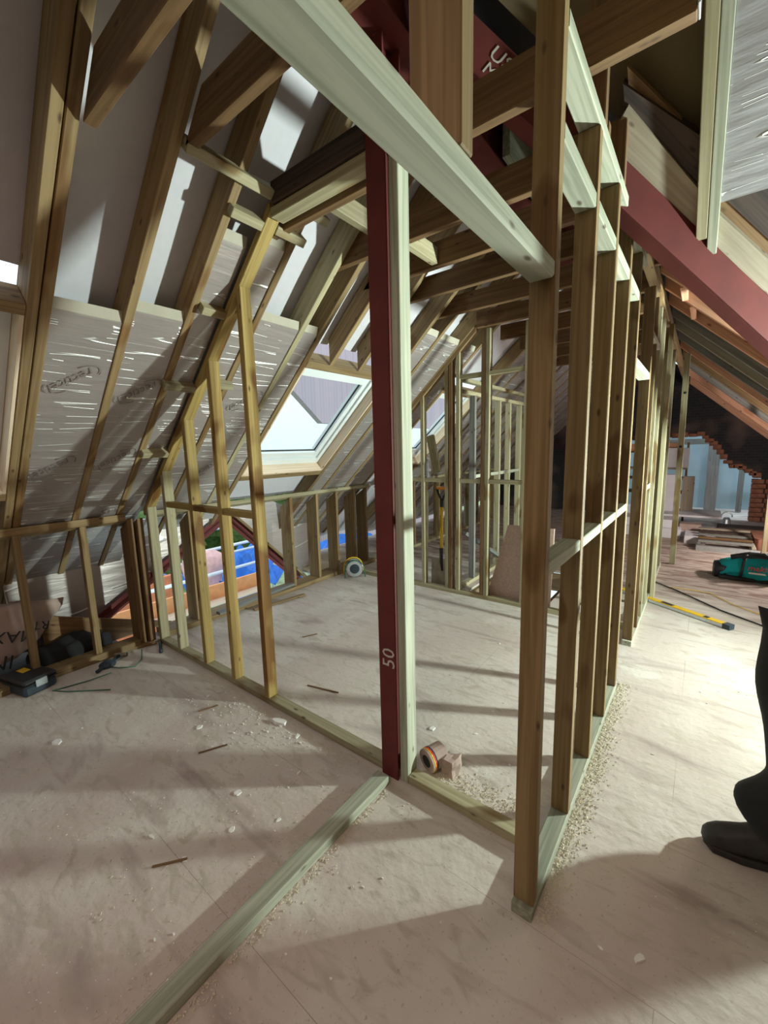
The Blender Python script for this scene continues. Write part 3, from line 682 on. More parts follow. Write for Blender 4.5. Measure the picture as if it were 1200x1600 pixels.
# ------------------------------------------------------------------ knee wall K
kt = lambda x, y: min(1.095, zL(x) - .004)
def kplate(y0, y1, z0, z1, mat, parent):
    return hexa('top_plate', [(x, y, z) for x, zz in ((-3.75, 1.080), (-3.68, z1)) for y in (y0, y1) for z in (z0 - (.03 if x < -3.7 else 0), zz)], mat, (0, 1, 0), (1, 0, 0), parent)
K1 = thing('knee_wall', (-3.7, .8, 0), 'low knee wall frame at far left behind the black tool case', 'stud wall')
kplate(-.6, 1.32, 1.085, 1.14, W_RAF, K1)
for y in (.615, 1.0, .0): stud('stud', -3.745, -3.68, y, y + .043, .06, lambda x, y: 1.05 if x < -3.7 else 1.085, W_STUD, K1)
box('bottom_plate', -3.80, -3.66, -.6, 1.32, 0, .06, W_RAF, K1)
tag(stud('post', -3.84, -3.68, 1.325, 1.37, 0, kt, W_BRN), 'wide brown timber post at the end of the far left knee wall', 'post', 'posts at the end of the amber wall')
tag(stud('post', -3.84, -3.66, 1.395, 1.44, 0, kt, W_BRN), 'brown timber post squeezed beside the greenish end stud of the amber wall', 'post', 'posts at the end of the amber wall')
K2 = thing('knee_wall', (-3.7, 3.0, 0), 'low knee wall frame of deep studs below the middle roof window', 'stud wall')
kplate(1.53, 4.45, 1.098, 1.14, W_CLS, K2)
for y in (1.83, 3.0, 3.40, 3.74, 4.08, 4.32):
    stud('stud', -3.86, -3.68, y, y + .04, .05, lambda x, y: .975 if x < -3.7 else 1.095, W_RAF, K2)
box('bottom_plate', -3.87, -3.67, 1.53, 4.5, .0, .05, W_RAF, K2)
K3 = thing('knee_wall', (-3.7, 5.5, 0), 'far stretch of knee wall seen through the far stud wall', 'stud wall')
kplate(4.6, 9.0, 1.098, 1.14, W_CLS, K3)
for i in range(11): stud('stud', -3.80, -3.68, 4.75 + .4 * i, 4.79 + .4 * i, .042, lambda x, y: 1.03 if x < -3.7 else 1.095, W_CLS if i % 2 else W_STUD, K3)
box('bottom_plate', -3.81, -3.67, 4.6, 9.0, 0, .042, W_CLS, K3)
# inverted V of red steel over the opening, outside
VX = -4.2
def vsteel(p0, p1, label):
    t = thing('gable_steel', p0, label, 'steel beam', 'red steels of the side opening')
    beam('flange', p0, p1, (0, 1, 0), .012, .16, M_RED, t)
    beam('web', p0, p1, (0, 1, 0), .10, .012, M_RED, t)
    return t
vsteel((VX, .95, .00), (VX, 2.50, .90), 'red steel leg slanting down left in the opening below the roof')
vsteel((VX, 2.56, .86), (VX, 3.50, -.08), 'red steel leg slanting down right in the opening below the roof')
for a, b, c, l in (((VX + .02, 2.50, 1.0), (VX + .02, 3.62, -.1), W_RAF, 'timber batten along the top of the right red steel leg'),):
    tag(beam('batten', a, b, (0, 1, 1), .03, .10, c), l, 'batten')
# boards closing the eaves outside the opening
tag(prism('insulation_board', [(VX - .06, .65, .05), (VX - .06, .9, .0), (VX - .06, 2.50, .92), (VX - .06, 1.6, 1.0), (VX - .06, .6, .9)], (-1, 0, 0), .05, M_FOIL, None, (0, 1, 0)), 'curved edged silver foil sheet hanging above the left red steel leg', 'insulation board')
tag(prism('insulation_board', [(VX - .06, 2.50, 1.0), (VX - .06, 3.52, -.06), (VX - .06, 3.9, -.06), (VX - .06, 3.9, .7), (VX - .06, 3.2, 1.0)], (-1, 0, 0), .05, M_FOIL, None, (0, 1, 0)), 'silver foil sheet hanging above the right red steel leg', 'insulation board')
tag(box('eaves_board', -4.6, -3.99, 3.62, 4.6, .001, .02, W_PINE), 'pale board laid behind the knee wall below the middle roof window', 'board')
tag(prism('plank', [(-3.97, .75, .40), (-3.97, 1.72, .01), (-3.97, 1.20, .01), (-3.97, .75, .12)], (-1, 0, 0), .02, W_BRN, None, (0, 1, -.4)), 'dusty brown plank leaning behind the knee wall beside the opening', 'plank')
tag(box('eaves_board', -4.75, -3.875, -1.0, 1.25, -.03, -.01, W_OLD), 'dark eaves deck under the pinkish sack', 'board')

# ------------------------------------------------------------------ far stud wall F and frames behind
F_ = thing('stud_wall', (-1.8, 3.97, 0), 'far stud wall frame crossing the loft behind the shovel', 'stud wall')
FY0, FY1 = 3.94, 4.01
box('bottom_plate', -3.60, -.43, FY0, FY1, 0, .045, W_CLS, F_)
ft = lambda x, y: min(4.40 + .9 * x, 2.74)
for x, m_ in ((-2.52, W_CLS), (-2.215, W_CLS), (-2.165, W_BRN), (-2.08, W_CLS), (-1.80, W_BRN), (-1.755, W_CLS), (-1.37, W_CLS), (-.95, W_STUD)):
    stud('stud', x, x + .042, FY0, FY1, .045, ft, m_, F_)
hexa('sloping_top_plate', [(x, y, 4.402 + .9 * x + dd) for x in (-3.0, -1.86) for y in (FY0, FY1) for dd in (0, .055)], W_RAF, (1, 0, .9), (0, 1, 0), F_)
for a, b in ((-2.478, -2.215), (-2.038, -1.80), (-1.713, -1.37)): box('noggin', a, b, FY0 + .003, FY1 - .003, 1.235, 1.277, W_CLS, F_)
box('noggin', -3.0, -2.52, FY0 + .003, FY1 - .003, 1.235, 1.277, W_CLS, F_)
for a, b in ((-2.038, -1.80), (-1.713, -1.37)): box('noggin', a, b, FY0 + .003, FY1 - .003, 2.30, 2.342, W_CLS, F_)
G_ = thing('stud_wall', (-2.1, 5.0, 0), 'pale stud wall frame running away beyond the far stud wall, beside the stair hole', 'stud wall')
box('bottom_plate', -2.16, -2.09, 4.15, 6.3, 0, .045, W_CLS, G_)
for y, m_ in ((4.42, W_GREY), (4.80, W_CLS), (5.15, W_CLS), (5.5, W_CLS), (5.9, W_CLS), (6.25, W_CLS)): stud('stud', -2.16, -2.09, y, y + .042, .045, 2.18, m_, G_)
box('top_plate', -2.16, -2.09, 4.15, 6.3, 2.181, 2.223, W_CLS, G_); box('rail', -2.16, -2.09, 4.15, 6.3, 2.31, 2.35, W_CLS, G_)
for a, b in ((4.465, 4.795), (4.845, 5.145), (5.195, 5.495), (5.545, 5.895)): box('noggin', -2.15, -2.095, a, b, 1.25, 1.29, W_HDR, G_)
G2 = thing('stud_wall', (-1.2, 6.6, 0), 'pale stud wall frame farthest back beyond the stair hole', 'stud wall')
box('bottom_plate', -2.9, -.43, 6.9, 6.97, 0, .045, W_CLS, G2)
for i in range(6): stud('stud', -2.85 + .42 * i, -2.81 + .42 * i, 6.9, 6.97, .045, lambda x, y: min(4.35 + .9 * x, 2.70), W_CLS, G2)
tag(beam('brace', (-2.3, 4.6, .55), (-2.0, 5.3, .06), (0, 0, 1), .045, .06, W_GREY), 'short timber offcut leaning against the pale frame behind the far stud wall', 'timber offcut')
tag(beam('timber_offcut', (-2.40, 4.10, 1.33), (-2.52, 4.15, 1.75), (0, 1, 0), .045, .09, W_CLS), 'timber offcut leaning behind the far wall above the shovel handle', 'timber offcut')
tag(prism('chipboard_sheet', [(-1.76, 4.04, .0), (-1.10, 4.04, .0), (-1.10, 4.11, .80), (-1.56, 4.11, .80)], (0, 1, -.08), .022, M_OSB, None, (1, 0, 0)), 'pinkish chipboard sheet standing on edge behind the far stud wall', 'chipboard sheet')
sh = thing('stair_opening', (-1.6, 4.8, -.3), 'dark joist lined stair hole in the floor behind the far stud wall', 'stair opening', None, 'structure')
box('joist', -2.02, -1.15, 4.125, 4.17, -.25, -.024, W_BRN, sh); box('joist', -2.015, -1.97, 4.17, 5.4, -.25, -.024, W_RAF, sh); box('joist', -1.2, -1.155, 4.17, 5.4, -.25, -.024, W_BRN, sh)
box('joist', -1.97, -1.2, 5.35, 5.395, -.25, -.024, W_BRN, sh); box('floor_below', -2.6, -.6, 3.6, 6, -2.5, -2.45, M_FELT, sh)

# props at the right
pp = thing('prop_post', (-.25, 6.57, 0), 'slim pale prop post with bolt holes standing in front of the dark gable', 'post')
beam('post', (-.235, 6.57, .0), (-.25, 6.57, 2.70), (1, 0, 0), .065, .045, W_CLS, pp)
for z in (1.55, 2.22): lathe('bolt_hole', [(.017, 0), (.017, .003)], (-.245, 6.547, z), (0, -1, 0), M_BLACK, pp, 10)
tag(stud('post', .75, .80, 7.8, 7.845, .0, zR(.79), W_CLS), 'pale timber post at the right edge beyond the teal bag', 'post')

# ------------------------------------------------------------------ far-end materials
def carton(name, x0, x1, y0, y1, z0, z1, mat, label, cat='board stack', group='white boards stacked at the far gable', grow=None):
    return tag(box(name, x0, x1, y0, y1, z0, z1, mat, None, .006), label, cat, group)
carton('board_pack', -1.15, -.22, 8.35, 8.95, 0, .16, M_WBOX, 'white board pack lying on the floor left of the prop post')
carton('board_pack', -1.10, -.28, 8.45, 9.0, .161, .30, M_WBOX, 'white board pack lying on the lowest pack left of the prop post')
carton('board_pack', -.16, .12, 8.05, 8.6, 0, .12, M_WBOX, 'short white pack with grey label on the floor right of the prop post')
carton('board_pack', -.27, .25, 8.62, 9.3, 0, .10, M_WBOX, 'pack supporting the long white sheet')
carton('plasterboard_sheet', -.9, .32, 8.9, 9.8, .301, .335, M_WBOX, 'long white sheet lying on top of the packs')
carton('carton', -.25, .05, 8.63, 8.89, .101, .22, M_PAPER, 'brown carton end under the long white sheet', 'carton')
tag(box('board_pack', -.78, -.30, 9.3, 9.42, .336, 1.02, M_WBOX), 'pale printed pack standing upright behind the prop post', 'board stack')
tag(box('board_offcut', -.28, -.10, 9.45, 9.53, .336, .98, W_BEI), 'beige board offcut standing right of the prop post', 'board')
tag(box('board_offcut', -.62, -.22, 9.9, 9.97, 1.12, 1.50, M_WBOX), 'white offcut resting high on the shelf boards', 'board')
rk = thing('shelf_rack', (-.9, 10.2, 0), 'rack of shelves with planks behind the right stud wall against the gable', 'shelf')
for z in (.6, .88, 1.08, 1.42): box('shelf', -1.7, -.24, 9.95, 10.4, z, z + .035, W_BRN if z in (.6, 1.42) else W_BEI, rk)
for x in (-1.68, -.28): box('leg', x, x + .04, 10.36, 10.4, 0, 1.6, W_BRN, rk)
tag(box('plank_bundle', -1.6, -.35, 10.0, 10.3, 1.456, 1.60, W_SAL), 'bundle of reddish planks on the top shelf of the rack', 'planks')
tag(box('yellow_case', -.56, -.38, 9.98, 10.1, 1.116, 1.19, M_YEL), 'small yellow tool case on the rack shelf', 'tool case')
# ladder-like frame on the floor
ld = thing('timber_pallet', (.35, 8.0, 0), 'low grey timber pallet frame lying on the floor behind the teal bag', 'pallet')
for i, (m_, z) in enumerate(((W_GREY, .10), (W_BRN, .12), (W_GREY, .14), (W_OLD, .16), (W_BEI, .18))):
    yy = 7.75 + .17 * i; box('slat', .02, .66, yy, yy + .09, z, z + .03, m_, ld)
beam('side_rail', (.03, 7.7, .06), (.10, 8.6, .13), (1, 0, 0), .05, .07, W_GREY, ld); beam('side_rail', (.66, 7.7, .06), (.62, 8.6, .13), (1, 0, 0), .05, .07, W_BEI, ld)
tag(box('front_rail', .0, .72, 7.60, 7.66, .001, .075, M_GAL), 'grey metal bar lying in front of the pallet frame', 'metal bar')
tag(box('brick_pallet', .68, 1.3, 8.0, 8.8, .001, .17, M_BRICKR), 'low pile of red tiles behind the right pale post', 'tiles')
tag(box('timber_offcut', .28, .95, 9.2, 9.6, .001, .12, W_OLD), 'dark timber lying before the hole in the gable wall', 'timber')
wt = thing('water_kettle', (.42, 9.9, 0), 'small grey jug standing before the hole in the gable wall', 'jug')
lathe('body', [(.06, 0), (.075, .05), (.06, .16), (.035, .2)], (.42, 9.9, .0), (0, 0, 1), M_GAL, wt, 14)
tube('handle', [(.42 + .08 * math.cos(a), 9.9, .21 + .09 * math.sin(a)) for a in [i * PI / 8 for i in range(9)]], .01, M_GAL, wt, 6)

# ------------------------------------------------------------------ teal tool bag
bg_ = thing('tool_bag', (.55, 6.3, 0), 'teal and black tool holdall with red lettering on the floor at the right', 'tool bag')
bd = rough_solid('body', [(x, y, z) for x in (.26, .98) for y in (6.15, 6.47) for z in (.02, .26)], BOXF, M_TEAL, (.62, 6.31, 0), 8, .022, 8, bg_, True, .12)
for v in bd.data.vertices:
    x = v.co.x; t = abs(x) / .36
    if v.co.z > .12: v.co.z -= .08 * t ** 2; v.co.y *= (1 - .55 * (v.co.z - .12) / .14)
    v.co.y *= 1 - .25 * t ** 2
rough_solid('end_panel', [(x, y, z) for x in (.20, .30) for y in (6.18, 6.44) for z in (.0, .14)], BOXF, M_BLACK, (.25, 6.31, 0), 3, .02, 9, bg_, True, .2)
box('base', .24, .98, 6.12, 6.49, 0, .045, M_BLACK, bg_, .01)
tube('zip_flap', [(.34, 6.27, .24), (.5, 6.27, .275), (.7, 6.28, .27), (.95, 6.28, .22)], [.03, .05, .05, .03], M_BLACK, bg_, 8)
for x in (.43, .70):
    tube('strap', [(x, 6.14, .03), (x + .01, 6.115, .12), (x + .02, 6.14, .22), (x + .05, 6.2, .30)], .016, M_BLACK, bg_, 6)
tube('handle', [(.44, 6.16, .25), (.52, 6.15, .33), (.62, 6.15, .34), (.72, 6.16, .25)], .012, M_BLACK, bg_, 6)
text('lettering', 'makita', (.60, 6.118, .165), (1, 0, 0), (0, 0, 1), .085, M_REDPR, bg_, .15)
box('lettering_bar', .50, .70, 6.117, 6.119, .10, .118, M_WPR, bg_, 0)

# ------------------------------------------------------------------ spirit level and cables
lv = thing('spirit_level', (-.05, 4.7, 0), 'long yellow spirit level with black end cap lying on the floor at the right', 'spirit level')
p0, p1 = Vector((-.72, 5.07, .0)), Vector((.262, 4.462, .0)); dl = (p1 - p0).normalized(); sl = Vector((dl.y, -dl.x, 0))
def lvb(name, a, b, z0, z1, mat, w0=-.032, w1=.032):
    L0 = (p1 - p0).length
    pts = [p0 + dl * t * L0 + sl * s + Vector((0, 0, z)) for t in (a, b) for s in (w0, w1) for z in (z0, z1)]
    return hexa(name, pts, mat, dl, sl, lv, .001)
lvb('bar', 0, .985, .001, .032, M_GAL, -.028, .028); lvb('top_rail', 0, .985, .032, .040, M_YEL)
lvb('end_cap', .985, 1.035, 0, .044, M_NAVY, -.035, .035); lvb('vial_window', .50, .60, .033, .0415, M_BLACK, -.024, .024); lvb('vial_window', .84, .875, .033, .0415, M_BLACK, -.024, .024)
def wav(pts, amp=.0): return [Vector(p) for p in pts]
tag(tube('power_cable', [(-.36, 5.56, .01), (-.11, 5.31, .01), (.08, 5.08, .01), (.23, 4.90, .01), (.47, 4.70, .01), (.9, 4.35, .01), (1.5, 4.0, .01)], .007, M_BLACK, None, 6), 'black power cable on the floor beyond the spirit level', 'cable')
tag(tube('power_cable', [(-.22, 5.42, .008), (-.02, 5.44, .008), (.16, 5.42, .008), (.27, 5.25, .008), (.355, 5.12, .008), (.51, 4.99, .008), (.8, 4.95, .008)], .004, M_YEL, None, 6), 'thin yellow green cable beside the black cable', 'cable')

# ------------------------------------------------------------------ shovel
sv = thing('shovel', (-2.35, 4.2, 0), 'shovel with yellow shaft and orange grip standing behind the far wall plate', 'shovel')
SX, SY = -2.37, 4.10
tube('shaft', [(SX + .01, SY + .02, .36), (SX, SY + .05, 1.0)], .019, M_YEL, sv, 12)
tube('socket', [(SX + .03, SY + .0, .18), (SX + .012, SY + .015, .28), (SX + .008, SY + .02, .45)], [.012, .022, .022], M_BLACK, sv, 10)
V = []; F = []
for i in range(7):
    for j in range(9):
        a = -1 + 2 * i / 6; b = j / 8; wd = .115 * (1 - .08 * b)
        V.append((SX - .02 + a * wd, SY + .01 + .03 * (a * a) - .03 * b, .32 - .32 * b))
for i in range(6):
    for j in range(8): F.append((i * 9 + j, i * 9 + j + 1, (i + 1) * 9 + j + 1, (i + 1) * 9 + j))
bl = mesh_world('blade', V, F, M_RUST, None, (1, 0, 0), (0, 1, 0), sv, 0, True); sm = bl.modifiers.new('s', 'SOLIDIFY'); sm.thickness = .004
tube('handle_yoke', [(SX - .065, SY + .05, 1.15), (SX - .045, SY + .05, 1.08), (SX, SY + .05, 1.0), (SX + .045, SY + .05, 1.08), (SX + .065, SY + .05, 1.15)], .014, M_BLACK, sv, 8)
tube('handle_yoke', [(SX, SY + .05, .93), (SX, SY + .05, 1.03)], .024, M_BLACK, sv, 8)
tube('grip', [(SX - .062, SY + .05, 1.15), (SX + .062, SY + .05, 1.15)], .019, M_ORG, sv, 10)
text('lettering', 'ROUGHNECK', (SX - .002, SY + .018, .74), (0, 0, -1), (1, 0, 0), .03, M_INK, sv)
# bottle on the noggin
bt = thing('water_bottle', (-2.44, 3.975, 1.277), 'clear plastic water bottle standing on the noggin of the far wall', 'bottle')
lathe('body', [(.028, 0), (.03, .02), (.026, .07), (.031, .10), (.031, .16), (.013, .19), (.013, .21)], (-2.44, 3.975, 1.278), (0, 0, 1), M_CLEAR, bt, 16)
lathe('cap', [(.015, 0), (.015, .018)], (-2.44, 3.975, 1.487), (0, 0, 1), M_WHITE, bt, 12)

# cable reel
cr_ = thing('cable_reel', (-3.45, 3.9, 0), 'cable reel with a pale disc face and green frame in the knee wall corner', 'cable reel')
ax = Vector((.75, -.66, 0)).normalized(); o_ = Vector((-3.46, 3.80, .115))
lathe('drum', [(.07, -.05), (.07, .05)], o_, ax, M_BLACK, cr_, 20)
lathe('side_disc', [(.105, .05), (.108, .056), (.10, .062)], o_, ax, M_GAL, cr_, 24); lathe('side_disc', [(.105, -.056), (.105, -.05)], o_, ax, M_GAL, cr_, 24)
lathe('socket_plate', [(.062, .062), (.06, .07)], o_, ax, M_NAVY, cr_, 20)
sdv = Vector((-ax.y, ax.x, 0))
for s in (-.08, .08):
    pts = [o_ + ax * s + sdv * (.12 * math.cos(a)) + Vector((0, 0, .115 * math.sin(a))) for a in [PI * i / 8 for i in range(9)]]
    pts = [o_ + ax * s + sdv * .13 + Vector((0, 0, -.105))] + pts + [o_ + ax * s - sdv * .13 + Vector((0, 0, -.105))]
    tube('stand', pts, .008, M_GRNCORD if s > 0 else M_YEL, cr_, 6)
for k in range(4): tube('cable_turn', [o_ + ax * (-.04 + .025 * k) + sdv * (.082 * math.cos(a)) + Vector((0, 0, .082 * math.sin(a))) for a in [2 * PI * i / 20 for i in range(21)]], .010, M_RUBBER, cr_, 6)

# tape roll / carton scrap behind the red post
tp = thing('cardboard_box', (-.97, 1.62, 0), 'small crushed brown cardboard roll end with striped band beside the post foot', 'cardboard')
AXR = (.35, .93, .08); OR_ = Vector((-.985, 1.565, .062))
lathe('tube', [(.058, 0), (.058, .012), (.054, .10)], OR_, AXR, M_PAPER, tp, 18)
lathe('bore', [(.030, 0), (.030, .003)], OR_ - Vector(AXR) * .003, AXR, M_BLACK, tp, 14)
for k, (h, m_) in enumerate(((.010, M_YEL), (.017, M_REDPR), (.026, M_NAVY))): lathe('stripe', [(.0585, h), (.0595, h + .003), (.058, h + .007)], OR_, AXR, m_, tp, 18)
rough_solid('torn_flap', [(x, y, z) for x in (-.925, -.86) for y in (1.60, 1.68) for z in (.003, .085)], BOXF, M_PAPER, (-.89, 1.64, .0), 2, .03, 18, tp, False, .1)

# ------------------------------------------------------------------ left clutter
tb = thing('tool_case', (-3.64, .58, 0), 'small black tool case with a yellow label on the floor at the left edge', 'tool case')
m0 = Matrix.Translation((-3.66, .58, 0)) @ Matrix.Rotation(.28, 4, 'Z')
def tbx(name, x0, x1, y0, y1, z0, z1, mat, bev=.008):
    pts = [m0 @ Vector((x, y, z)) for x in (x0, x1) for y in (y0, y1) for z in (z0, z1)]
    return hexa(name, pts, mat, m0.to_3x3() @ Vector((1, 0, 0)), m0.to_3x3() @ Vector((0, 1, 0)), tb, bev)
tbx('body', -.14, .14, -.10, .10, 0.0, .075, M_NAVY, .015); tbx('lid', -.143, .143, -.103, .103, .08, .115, M_BLACK, .012)
tbx('label', -.10, -.02, -.02, .03, .1155, .117, M_YEL, 0); tbx('latch', .141, .152, -.035, .035, .05, .10, M_GAL, .002); tbx('seam', -.145, .145, -.105, .105, .075, .08, M_RUBBER, .001)
sk = rough_solid('insulation_sack', [(-4.36, -.9, .02), (-4.34, -.9, .36), (-4.34, .62, .10), (-4.34, .90, .36), (-3.92, -.9, .05), (-3.96, -.9, .54), (-3.90, .58, .14), (-3.96, .90, .50)], BOXF, M_PAPER, (-4.2, .4, 0), 10, .05, 5, None, True, .16)
tag(sk, 'pinkish paper wrapped insulation sack with black handwriting lying behind the knee wall', 'sack')
for s, y, z, sz in (('MAX', .62, .33, .12), ('IMM', .48, .18, .14), ('ACL', .40, .30, .08), ('RT', .78, .36, .09)):
    text('handwriting', s, (-3.868, y - .05, z), (0, -.95, .25), (0, -.25, -1), sz, M_INK, sk)
tbg = rough_solid('black_bag', [(x, y, z) for x in (-4.0, -3.84) for y in (.66, 1.14) for z in (.0, .15)], BOXF, M_CLOTH, (-3.92, .90, 0), 6, .07, 9, None, True, .2)
tag(tbg, 'limp black tool bag lying under the insulation sack behind the knee wall', 'bag')
def hammer(name, p, ang, label, hl=.30):
    t = thing(name, p, label, 'hammer'); d_ = Vector((math.cos(ang), math.sin(ang), 0)); q = Vector(p) + Vector((0, 0, .016)); s_ = Vector((-d_.y, d_.x, 0))
    tube('handle', [q, q + d_ * hl * .5, q + d_ * hl], [.014, .010, .012], M_NAVY, t, 8); tube('head', [q + d_ * hl - s_ * .055 + Vector((0, 0, .004)), q + d_ * hl + s_ * .03 + Vector((0, 0, .004)), q + d_ * hl + s_ * .07 + Vector((0, 0, -.002))], [.016, .013, .004], M_RUST, t, 8)
hammer('hammer', (-3.47, .93, 0), 2.2, 'blue handled hammer lying on the floor before the knee wall', .26)
hammer('hammer', (-3.40, 1.36, 0), 2.75, 'dark handled hammer lying near the foot of the amber wall', .24)
t = thing('hand_saw', (-3.6, 1.15, 0), 'small hand saw lying on the floor between the hammers', 'saw')
prism('blade', [(-3.55, 1.02, .006), (-3.52, 1.06, .006), (-3.70, 1.32, .006), (-3.74, 1.30, .006)], (0, 0, 1), .002, M_GAL, t, None)
rough_solid('handle', [(x, y, z) for x in (-3.56, -3.50) for y in (.98, 1.06) for z in (.001, .028)], BOXF, M_NAVY, (-3.53, 1.02, .0), 2, .01, 20, t)
tag(tube('steel_rod', [(-3.14, .905, .006), (-3.36, .72, .006), (-3.46, .66, .006), (-3.40, .86, .006), (-3.36, .99, .02)], .004, M_GRNCORD, None, 6), 'bent green wire folded on the floor right of the black tool case', 'wire')
tag(tube('steel_rod', [(-3.56, .99, .006), (-3.42, 1.06, .006), (-3.34, 1.14, .006), (-3.42, 1.22, .006), (-3.56, 1.28, .02)], .004, M_GRNCORD, None, 6), 'bent green wire lying beside the hammers', 'wire')
tag(beam('timber_offcut', (-3.72, 1.12, .012), (-3.62, 1.42, .012), (0, 0, 1), .02, .045, W_RAF), 'thin timber offcut lying at the foot of the knee wall', 'timber offcut')
tag(beam('timber_offcut', (-3.55, 2.35, .012), (-3.45, 2.95, .012), (0, 0, 1), .02, .05, W_RAF), 'long thin timber offcut on the floor behind the amber studs', 'timber offcut')
tag(beam('timber_offcut', (-3.70, 3.0, .075), (-3.62, 2.0, .075), (0, 0, 1), .03, .06, W_GREY), 'grey timber batten lying along the sill of the side opening', 'timber offcut')

# plaster chips and splinters on the floor
chips = [(-2.797, .514, .034, 'flat white plaster piece with a notch at the far left of the floor'), (-2.254, 1.064, .026, 'round white plaster flake left of the amber wall plate'),
 (-1.90, 1.375, .085, 'largest white plaster shard resting against the amber wall plate'), (-1.72, 1.36, .024, 'crumb of plaster below the large shard'), (-1.74, .578, .030, 'long thin white shard in the middle of the near floor'),
 (-1.53, .612, .018, 'small bright plaster crumb left of the near floor plate'), (-1.493, .80, .02, 'small cream crumb beside the near floor plate'), (-1.633, 1.145, .018, 'cream wood chip below the plaster shard'),
 (-1.503, 1.182, .018, 'cream wood chip left of the red post foot'), (-1.644, .925, .026, 'double white plaster crumb left of the near floor plate'), (-.047, 1.312, .024, 'white crumb alone on the shaded floor at bottom right'),
 (-1.13, 1.86, .028, 'square white flake on the floor behind the pale door stud'), (-.911, 2.21, .012, 'tiny white crumb in the sunlit floor behind the post'), (-.907, 1.966, .014, 'tiny white crumb nearer the right stud wall'),
 (-2.512, 1.266, .018, 'round plaster crumb by the amber wall plate'), (-1.37, .95, .014, 'cream crumb closest to the near floor plate'), (-.15, 1.27, .010, 'tiny crumb by the near end of the right wall plate'), (-2.35, 1.36, .012, 'small splinter of plaster at the foot of the second amber stud')]
for x, y, s, l in chips:
    n = 7; V = [];
    el = .28 if ('shard' in l and 'crumb' not in l) else random.uniform(.5, .8); ro = .25 if el < .3 else random.uniform(0, PI); rs_ = [random.uniform(.6, 1.15) for k in range(n)]
    for h in (0.0, .18):
        for k in range(n):
            a = 2 * PI * k / n; q = s * rs_[k] * (1 - h * .9); ax_, ay_ = q * math.cos(a), q * el * math.sin(a)
            V.append((x + ax_ * math.cos(ro) - ay_ * math.sin(ro), y + ax_ * math.sin(ro) + ay_ * math.cos(ro), .001 + h * s))
    Fc = [tuple(range(n))[::-1], tuple(range(n, 2 * n))] + [(k, (k + 1) % n, n + (k + 1) % n, n + k) for k in range(n)]
    tag(mesh_world('plaster_chip', V, Fc, M_PLAST), l, 'plaster chip', 'plaster chips on the floor')
for (a, b, l) in (((-2.05, .95), (-1.98, 1.08), 'thin dark wood splinter on the near floor'), ((-2.40, 1.14), (-2.36, 1.25), 'short brown wood splinter left of the amber wall plate'), ((-2.06, 1.74), (-1.82, 1.80), 'long pale splinter on the floor behind the amber wall'), ((-2.66, 2.22), (-2.60, 2.34), 'brown splinter far behind the amber studs'), ((-1.60, .52), (-1.52, .62), 'dusty splinter near the long white shard')):
    tag(beam('wood_splinter', (*a, .005), (*b, .005), (0, 0, 1), .006, .010, W_BRN), l, 'wood splinter', 'wood splinters on the floor')
# sawdust: uncountable heaps along the plates
V = []; F = []
for k in range(6000):
    t = random.random()
    q = random.random()
    if q < .45: y = random.uniform(1.22, 3.0); x = -.345 + abs(random.gauss(0, .035))
    elif q < .60: y = 1.42 - abs(random.gauss(0, .04)); x = random.uniform(-2.9, -1.3)
    elif q < .75: x = -1.18 - abs(random.gauss(0, .05)) if random.random() < .4 else -1.09 + abs(random.gauss(0, .02)); y = random.uniform(.2, 1.35)
    elif q < .88: x = random.uniform(-1.0, -.5); y = 1.56 + abs(random.gauss(0, .07))
    else: x = random.uniform(-2.8, -.9); y = random.uniform(.3, 1.4)
    s = random.uniform(.0008, .0032); a = random.uniform(0, PI); n = len(V); z = .001 + random.uniform(0, .004)
    ex = Vector((math.cos(a), math.sin(a), 0)) * s * random.uniform(1, 2.2); ey = Vector((-math.sin(a), math.cos(a), 0)) * s * .7; c = Vector((x, y, z))
    V += [c - ex - ey, c + ex - ey, c + ex + ey, c - ex + ey, c + Vector((0, 0, s))]
    F += [(n, n + 1, n + 4), (n + 1, n + 2, n + 4), (n + 2, n + 3, n + 4), (n + 3, n, n + 4)]
tag(mesh_world('sawdust', V, F, flat('sawdust', (.70, .64, .50), .95, 0, .2, 80)), 'sawdust and shavings heaped along the wall plates', 'sawdust', None, 'stuff')

V = []; F = []
random.seed(5)
for k in range(420):
    x = random.uniform(-3.3, -.5) if random.random() < .7 else random.uniform(-.3, .6); y = random.uniform(.3, 3.8) if x < -.5 else random.uniform(1.2, 7.5)
    if random.random() < .45: x = -2.0 + random.gauss(0, .35); y = 1.36 - abs(random.gauss(0, .18))
    if 1.43 < y < 1.54 or -1.19 < x < -1.07 or -.44 < x < -.33: continue
    s = random.uniform(.002, .008) * (1 if random.random() < .9 else 1.6); n0 = len(V); m = 5
    for h in (0, .5):
        for q in range(m):
            a = 2 * PI * q / m + k; rr = s * random.uniform(.5, 1.1) * (1 - .4 * h); V.append((x + rr * math.cos(a), y + .7 * rr * math.sin(a), .0008 + h * s))
    F += [tuple(n0 + q for q in range(m))[::-1], tuple(n0 + m + q for q in range(m))] + [(n0 + q, n0 + (q + 1) % m, n0 + m + (q + 1) % m, n0 + m + q) for q in range(m)]
tag(mesh_world('plaster_crumbs', V, F, M_PLAST), 'fine white plaster crumbs scattered over the floor', 'crumbs', None, 'stuff')

